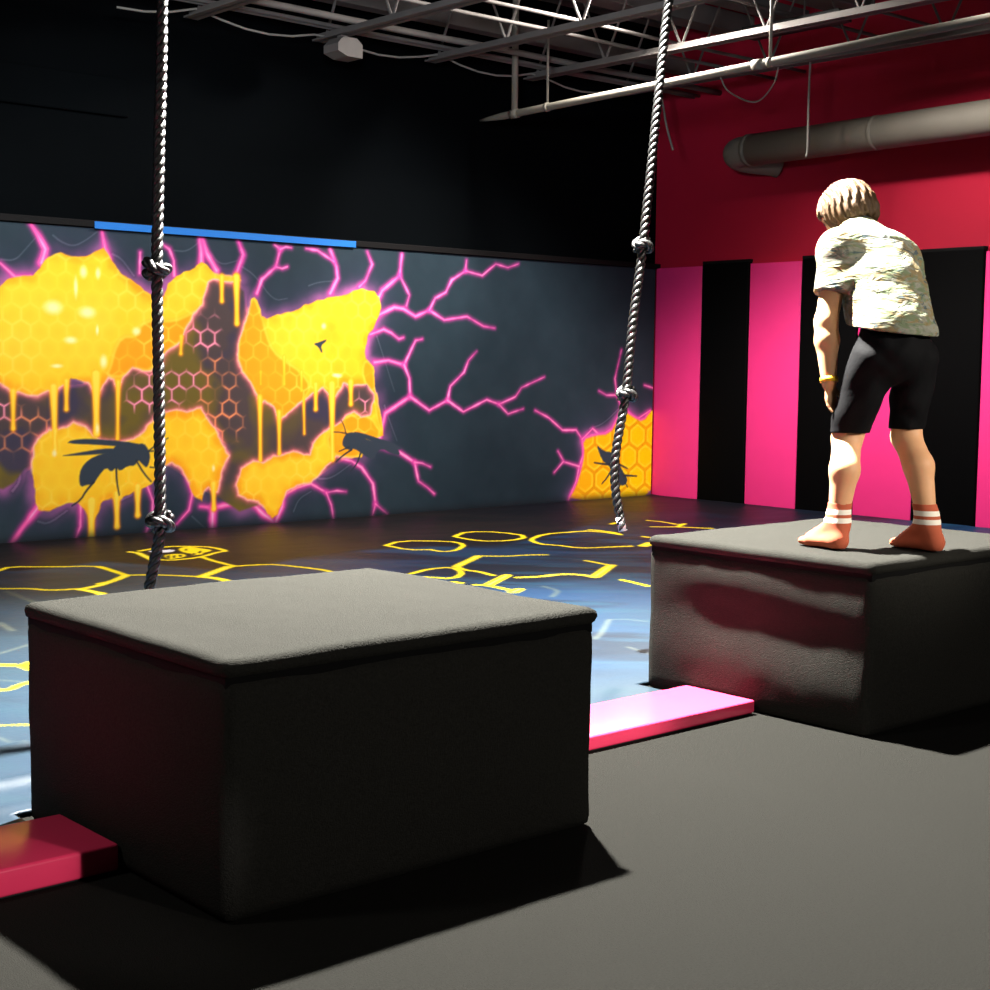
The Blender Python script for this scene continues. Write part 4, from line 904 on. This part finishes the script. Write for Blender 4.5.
# raised core so the hem and sleeves read as open cloth edges
core = S.V + 0.011
def plane(p, n):
    n = unit(n); return (xg-p[0])*n[0] + (yg-p[1])*n[1] + (zg-p[2])*n[2]
hem_p, hem_n = V3(0.045, 0.06, 0.772), (-0.10, 0.10, -1)
cutS = np.maximum(S.V, plane(hem_p, hem_n))
dl = unit(elL-shL); dr = unit(elR-shR)
armL = np.maximum(plane(slL, dl), np.sqrt((xg-slL[0])**2 + (yg-slL[1])**2 + (zg-slL[2])**2) - 0.125)
armL_zone = (xg < -0.095 - 0.25*(zg-0.95)*0) & (zg < 1.0)
cutS = np.where(armL_zone & (plane(slL, dl) > -0.02) & (xg < -0.112), np.maximum(cutS, plane(slL, dl)), cutS)
cutS = np.where((xg > 0.10) & (yg > 0.20) & (plane(slR, dr) > -0.02) & (np.sqrt((xg-slR[0])**2 + (yg-slR[1])**2 + (zg-slR[2])**2) < 0.14) & (S.V > -0.2) & (xg > 0.178), np.maximum(cutS, plane(slR, dr)), cutS)
hollow = np.maximum(core, -(plane(hem_p, hem_n) + 0.02))
cutS = np.maximum(cutS, -hollow)
holL_unused = None if True else np.maximum(np.sqrt((xg-slL[0])**2*1 + (yg-slL[1])**2 + 0*zg) - 0.052, np.maximum(-(plane(slL, dl) + 0.018), plane(slL, dl) - 0.03))
S.V = cutS.astype(np.float32)
M_shirt = bpy.data.materials.new('white patterned cotton'); M_shirt.use_nodes = True
nt = M_shirt.node_tree; p_ = nt.nodes['Principled BSDF']; p_.inputs['Roughness'].default_value = 0.9; p_.inputs['Specular IOR Level'].default_value = 0.15
tc = nt.nodes.new('ShaderNodeTexCoord'); mp = nt.nodes.new('ShaderNodeMapping'); mp.inputs['Scale'].default_value = (13, 13, 34); mp.inputs['Rotation'].default_value = (0.2, 0.35, 0.3)
nt.links.new(tc.outputs['Object'], mp.inputs['Vector'])
prev = None
for k, (off, lo_, hi_, col) in enumerate(((0.0, 0.46, 0.58, (0.10, 0.13, 0.07, 1)), (7.0, 0.50, 0.60, (0.165, 0.12, 0.055, 1)), (13.0, 0.60, 0.65, (0.035, 0.06, 0.075, 1)))):
    ad = nt.nodes.new('ShaderNodeVectorMath'); ad.operation = 'ADD'; ad.inputs[1].default_value = (off, off*0.7, off*1.3)
    nt.links.new(mp.outputs['Vector'], ad.inputs[0])
    n = nt.nodes.new('ShaderNodeTexNoise'); n.inputs['Scale'].default_value = 1.0; n.inputs['Detail'].default_value = 3; n.inputs['Distortion'].default_value = 1.2
    nt.links.new(ad.outputs[0], n.inputs['Vector'])
    mr = nt.nodes.new('ShaderNodeMapRange'); mr.inputs['From Min'].default_value = lo_; mr.inputs['From Max'].default_value = hi_; mr.inputs['To Max'].default_value = 0.85
    nt.links.new(n.outputs['Fac'], mr.inputs['Value'])
    mx = nt.nodes.new('ShaderNodeMix'); mx.data_type = 'RGBA'; mx.inputs['A'].default_value = (0.175, 0.175, 0.14, 1); mx.inputs['B'].default_value = col
    nt.links.new(mr.outputs['Result'], mx.inputs['Factor'])
    if prev: nt.links.new(prev, mx.inputs['A'])
    prev = mx.outputs['Result']
nt.links.new(prev, p_.inputs['Base Color'])
mp2 = nt.nodes.new('ShaderNodeMapping'); mp2.inputs['Scale'].default_value = (10, 10, 26); mp2.inputs['Rotation'].default_value = (0.5, 0.6, 0.2)
wn = nt.nodes.new('ShaderNodeTexNoise'); wn.inputs['Scale'].default_value = 1.0; wn.inputs['Detail'].default_value = 3; wn.inputs['Distortion'].default_value = 0.8
bp = nt.nodes.new('ShaderNodeBump'); bp.inputs['Strength'].default_value = 0.6; bp.inputs['Distance'].default_value = 0.03
nt.links.new(tc.outputs['Object'], mp2.inputs['Vector']); nt.links.new(mp2.outputs['Vector'], wn.inputs['Vector'])
nt.links.new(wn.outputs['Fac'], bp.inputs['Height']); nt.links.new(bp.outputs['Normal'], p_.inputs['Normal'])
link('t_shirt', S.mesh('t_shirt', 1), M_shirt, person)

# shorts
S = Field((-0.26, -0.14, 0.36), (0.30, 0.30, 0.86), 0.005)
S.flat(V3(0.048, 0.062, 0.69), V3(0.040, 0.085, 0.80), SIDE, 0.148, 0.112, 0.128, 0.102, 0.03)
hemL, hemR = V3(-0.114, 0.088, 0.36), V3(0.096, 0.095, 0.37)
S.cone(hipL, hemL + V3(-0.008, 0, 0), 0.088, 0.063, 0.012); S.cone(hipR + V3(0.004, -0.006, 0), hemR + V3(0.004, 0, 0), 0.084, 0.057, 0.012)
xg, yg, zg = S.full()
S.V = S.V + 0.003*np.sin(40*zg + 20*yg + 3*np.sin(20*xg + 10*zg)) + 0.002*np.sin(70*xg - 50*zg + 20*yg)
hemz = np.where(xg < 0.0, 0.408, 0.424) + 0*yg
core = S.V + 0.009
S.V = np.maximum(S.V, hemz - zg)
S.V = np.maximum(S.V, zg - 0.83)
S.V = np.maximum(S.V, -np.maximum(core, zg - (hemz + 0.018))).astype(np.float32)
M_shorts = material('black shorts cloth', (0.0020, 0.0020, 0.0026, 1), 0.8, 0.08, 0.2, 30, 0.15, 60)
link('shorts', S.mesh('shorts', 1), M_shorts, person)

# socks with two white bands
M_sock = bpy.data.materials.new('rust sock knit'); M_sock.use_nodes = True
nt = M_sock.node_tree; p_ = nt.nodes['Principled BSDF']; p_.inputs['Roughness'].default_value = 0.9
tc = nt.nodes.new('ShaderNodeTexCoord'); sx_ = nt.nodes.new('ShaderNodeSeparateXYZ'); rp = nt.nodes.new('ShaderNodeValToRGB')
nt.links.new(tc.outputs['Object'], sx_.inputs[0]); mr = nt.nodes.new('ShaderNodeMapRange'); mr.inputs['From Max'].default_value = 0.2
nt.links.new(sx_.outputs['Z'], mr.inputs['Value']); nt.links.new(mr.outputs['Result'], rp.inputs['Fac'])
rust, cream = (0.42, 0.085, 0.035, 1), (0.78, 0.72, 0.62, 1)
rp.color_ramp.interpolation = 'CONSTANT'
el = rp.color_ramp.elements; el[0].position = 0.0; el[0].color = rust; el[1].position = 0.455; el[1].color = cream
for pos_, c_ in ((0.545, rust), (0.605, cream), (0.695, rust)):
    e = el.new(pos_); e.color = c_
nt.links.new(rp.outputs['Color'], p_.inputs['Base Color'])
for an, kn, s_ in ((ankL, J['calf_l'], 'l'), (ankR, J['calf_r'], 'r')):
    heel, ball, toe = J['heel_'+s_].copy(), J['ball_'+s_].copy(), J['toe_'+s_].copy()
    heel[2] = 0.016; ball[2] = 0.014; toe[2] = 0.010
    lo = np.minimum.reduce([an, heel, ball, toe]) - 0.075; hi = np.maximum.reduce([an, heel, ball, toe]) + 0.075
    lo[2] = -0.01; hi[2] = 0.20
    S = Field(lo, hi, 0.004)
    foot(S, an, heel, ball, toe + unit((toe-heel)*V3(1, 1, 0))*0.008, 0.0045, False)
    S.cone(an, an + (kn-an)*0.75, 0.0385, 0.0475, 0.015)
    xg, yg, zg = S.full(); S.V = np.maximum(np.maximum(S.V, zg - 0.163), 0.0 - zg).astype(np.float32)
    o = link('sock', S.mesh('sock', 1), M_sock, person); o['label'] = 'rust sock with two white bands'

# hair
S = Field(skull - 0.17, skull + 0.17, 0.004)
S.ellipsoid(skull + HU*0.010 - FACE*0.014, (HS, FACE, HU), (0.100, 0.116, 0.106), 0.0)
S.ellipsoid(skull - HU*0.035 - FACE*0.040, (HS, FACE, HU), (0.086, 0.078, 0.072), 0.03)
xg, yg, zg = S.full()
f_ = (xg-skull[0])*FACE[0] + (yg-skull[1])*FACE[1] + (zg-skull[2])*FACE[2]
u_ = (xg-skull[0])*HU[0] + (yg-skull[1])*HU[1] + (zg-skull[2])*HU[2]
s_ = (xg-skull[0])*HS[0] + (yg-skull[1])*HS[1] + (zg-skull[2])*HS[2]
ang = np.arctan2(s_, f_ - 0.02)
S.V = S.V + 0.0035*np.sin(ang*26 + 3*np.sin(u_*40)) + 0.002*np.sin(ang*55 + u_*30)
face_cut = np.maximum(f_ - (0.046 + 0.012*np.sin(s_*90)), u_ - 0.036)
S.V = np.maximum(S.V, -np.maximum(-(f_ - 0.044 - 0.006*np.sin(s_*70)), u_ - 0.040) if False else np.where((f_ > 0.046) & (u_ < 0.034), 0.02, -1))
low = -0.082 + 0.5*np.maximum(f_ + 0.01, 0) + 0.006*np.sin(ang*17)
S.V = np.maximum(S.V, low - u_)
inner = np.sqrt((s_/0.071)**2 + ((f_ + 0.008)/0.089)**2 + ((u_ - 0.012)/0.083)**2) - 1
S.V = np.maximum(S.V, -(inner*0.07)).astype(np.float32)
M_hair = material('light brown hair', (0.060, 0.033, 0.015, 1), 0.6, 0.2, 0.55, 70, 0.5, 60, stretch=(1, 1, 0.18))
link('hair', S.mesh('hair', 1), M_hair, person)
# eyes
M_eye = material('eye', (0.10, 0.06, 0.04, 1), 0.2, 0.5)
for sg in (-1, 1):
    bm = bmesh.new(); bmesh.ops.create_uvsphere(bm, u_segments=12, v_segments=8, radius=0.0105)
    c = skull + HU*0.004 + FACE*0.074 + HS*sg*0.030
    bmesh.ops.translate(bm, vec=Vector(c), verts=bm.verts)
    me = bpy.data.meshes.new('eye'); bm.to_mesh(me); bm.free(); link('eye', me, M_eye, person, True)
# wristband
dw = unit(wrL - elL); cb = wrL - dw*0.012
bm = bmesh.new(); ua = unit(np.cross(dw, (0, 1, 0))); wa = np.cross(dw, ua); rings = []
for q in range(28):
    a = 2*math.pi*q/28; e = ua*math.cos(a) + wa*math.sin(a)
    rings.append([bm.verts.new(Vector(cb + e*r + dw*h)) for r, h in ((0.0265, -0.009), (0.0325, -0.009), (0.0325, 0.009), (0.0265, 0.009))])
for q in range(28):
    a_, c_ = rings[q], rings[(q+1) % 28]
    for k in range(4): bm.faces.new((a_[k], a_[(k+1) % 4], c_[(k+1) % 4], c_[k]))
bmesh.ops.recalc_face_normals(bm, faces=bm.faces)
me = bpy.data.meshes.new('wristband'); bm.to_mesh(me); bm.free()
o = link('wristband', me, material('yellow wristband', (0.85, 0.50, 0.01, 1), 0.5), person, True); o['label'] = 'yellow wristband'

# ------------------------------------------------------------------ lights
def spot(name, loc, aim, watts, angle, blend, radius, color=(1, 1, 1)):
    l = bpy.data.lights.new(name, 'SPOT'); l.energy = watts; l.spot_size = math.radians(angle); l.spot_blend = blend
    l.shadow_soft_size = radius; l.color = color
    o = bpy.data.objects.new(name, l); COL.objects.link(o); o.location = loc
    o.rotation_euler = (Vector(aim) - Vector(loc)).to_track_quat('-Z', 'Y').to_euler()
    return o
spot('lamp over ropes', (4.0, 4.68, 4.0), (3.5, 3.3, 0), 14000, 114, 0.75, 0.07, (1.0, 0.97, 0.90))
spot('lamp by crimson wall', (8.0, 7.45, 4.02), (6.5, 6.2, 0), 1350, 170, 0.5, 0.2, (1.0, 0.95, 0.90))
spot('lamp off right edge', (8.2, 4.3, 3.9), (10.4, 6.3, 0.5), 850, 84, 0.8, 0.10, (1.0, 0.95, 0.92))
spot('lamp washing mural', (3.9, 6.9, 3.45), (5.2, 9.5, 0.7), 480, 110, 0.9, 0.10, (0.92, 0.97, 1.0))
spot('lamp behind viewer', (3.2, -3.2, 3.0), (3.0, 3.5, 0.2), 400, 70, 0.8, 0.15, (1.0, 0.93, 0.86))
spot('added fill on person', (6.4, -3.2, 3.3), (4.6, 3.05, 1.25), 2400, 16, 0.8, 0.15, (1.0, 0.92, 0.80))  # added spot, not a room fixture: lifts the child's shaded side
spot('added fill on middle beam', (4.5, -2.6, 2.4), (3.45, 3.32, 0.03), 1500, 7, 0.9, 0.08, (1.0, 0.92, 0.86))  # invented narrow fill that brightens the middle beam's front face
spot('added fill on left beam', (3.06, -2.75, 1.6), (1.36, 3.25, 0.04), 620, 5, 0.6, 0.05, (1.0, 0.92, 0.9))  # narrow fill added only to brighten the left beam's front
spot('lamp far left', (-1.0, 4.2, 3.4), (2.0, 2.6, 0), 150, 90, 0.8, 0.25, (1.0, 0.97, 0.92))
spot('added ceiling bounce', (2.6, 3.6, 2.75), (6.8, 8.0, 4.1), 820, 54, 1.0, 0.3, (0.80, 0.88, 1.0))  # added fill standing in for floor bounce onto the ceiling steel
w = bpy.data.worlds.new('world'); scene.world = w; w.use_nodes = True
w.node_tree.nodes['Background'].inputs['Color'].default_value = (0.20, 0.19, 0.20, 1)
w.node_tree.nodes['Background'].inputs['Strength'].default_value = 0.08

# ------------------------------------------------------------------ camera
FOCAL, YAW, PITCH, ROLL, EYE = 1491.95, 0.72655, 0.08873, 0.01162, 1.25
fw = Vector((math.sin(YAW)*math.cos(PITCH), math.cos(YAW)*math.cos(PITCH), -math.sin(PITCH)))
r0 = Vector((math.cos(YAW), -math.sin(YAW), 0)); u0 = r0.cross(fw)
rr = r0*math.cos(ROLL) + u0*math.sin(ROLL); uu = -r0*math.sin(ROLL) + u0*math.cos(ROLL)
cam = bpy.data.cameras.new('camera'); cam.sensor_width = 36; cam.lens = FOCAL/990*36; cam.clip_start = 0.05
co = bpy.data.objects.new('camera', cam); COL.objects.link(co)
M4 = Matrix.Identity(4)
for k in range(3):
    M4[k][0], M4[k][1], M4[k][2] = rr[k], uu[k], -fw[k]
M4[0][3], M4[1][3], M4[2][3] = 0, 0, EYE
co.matrix_world = M4
scene.camera = co
scene.view_settings.view_transform = 'Standard'; scene.view_settings.look = 'None'
scene.view_settings.exposure = 0.0; scene.view_settings.gamma = 1.0; scene.view_settings.use_curve_mapping = False
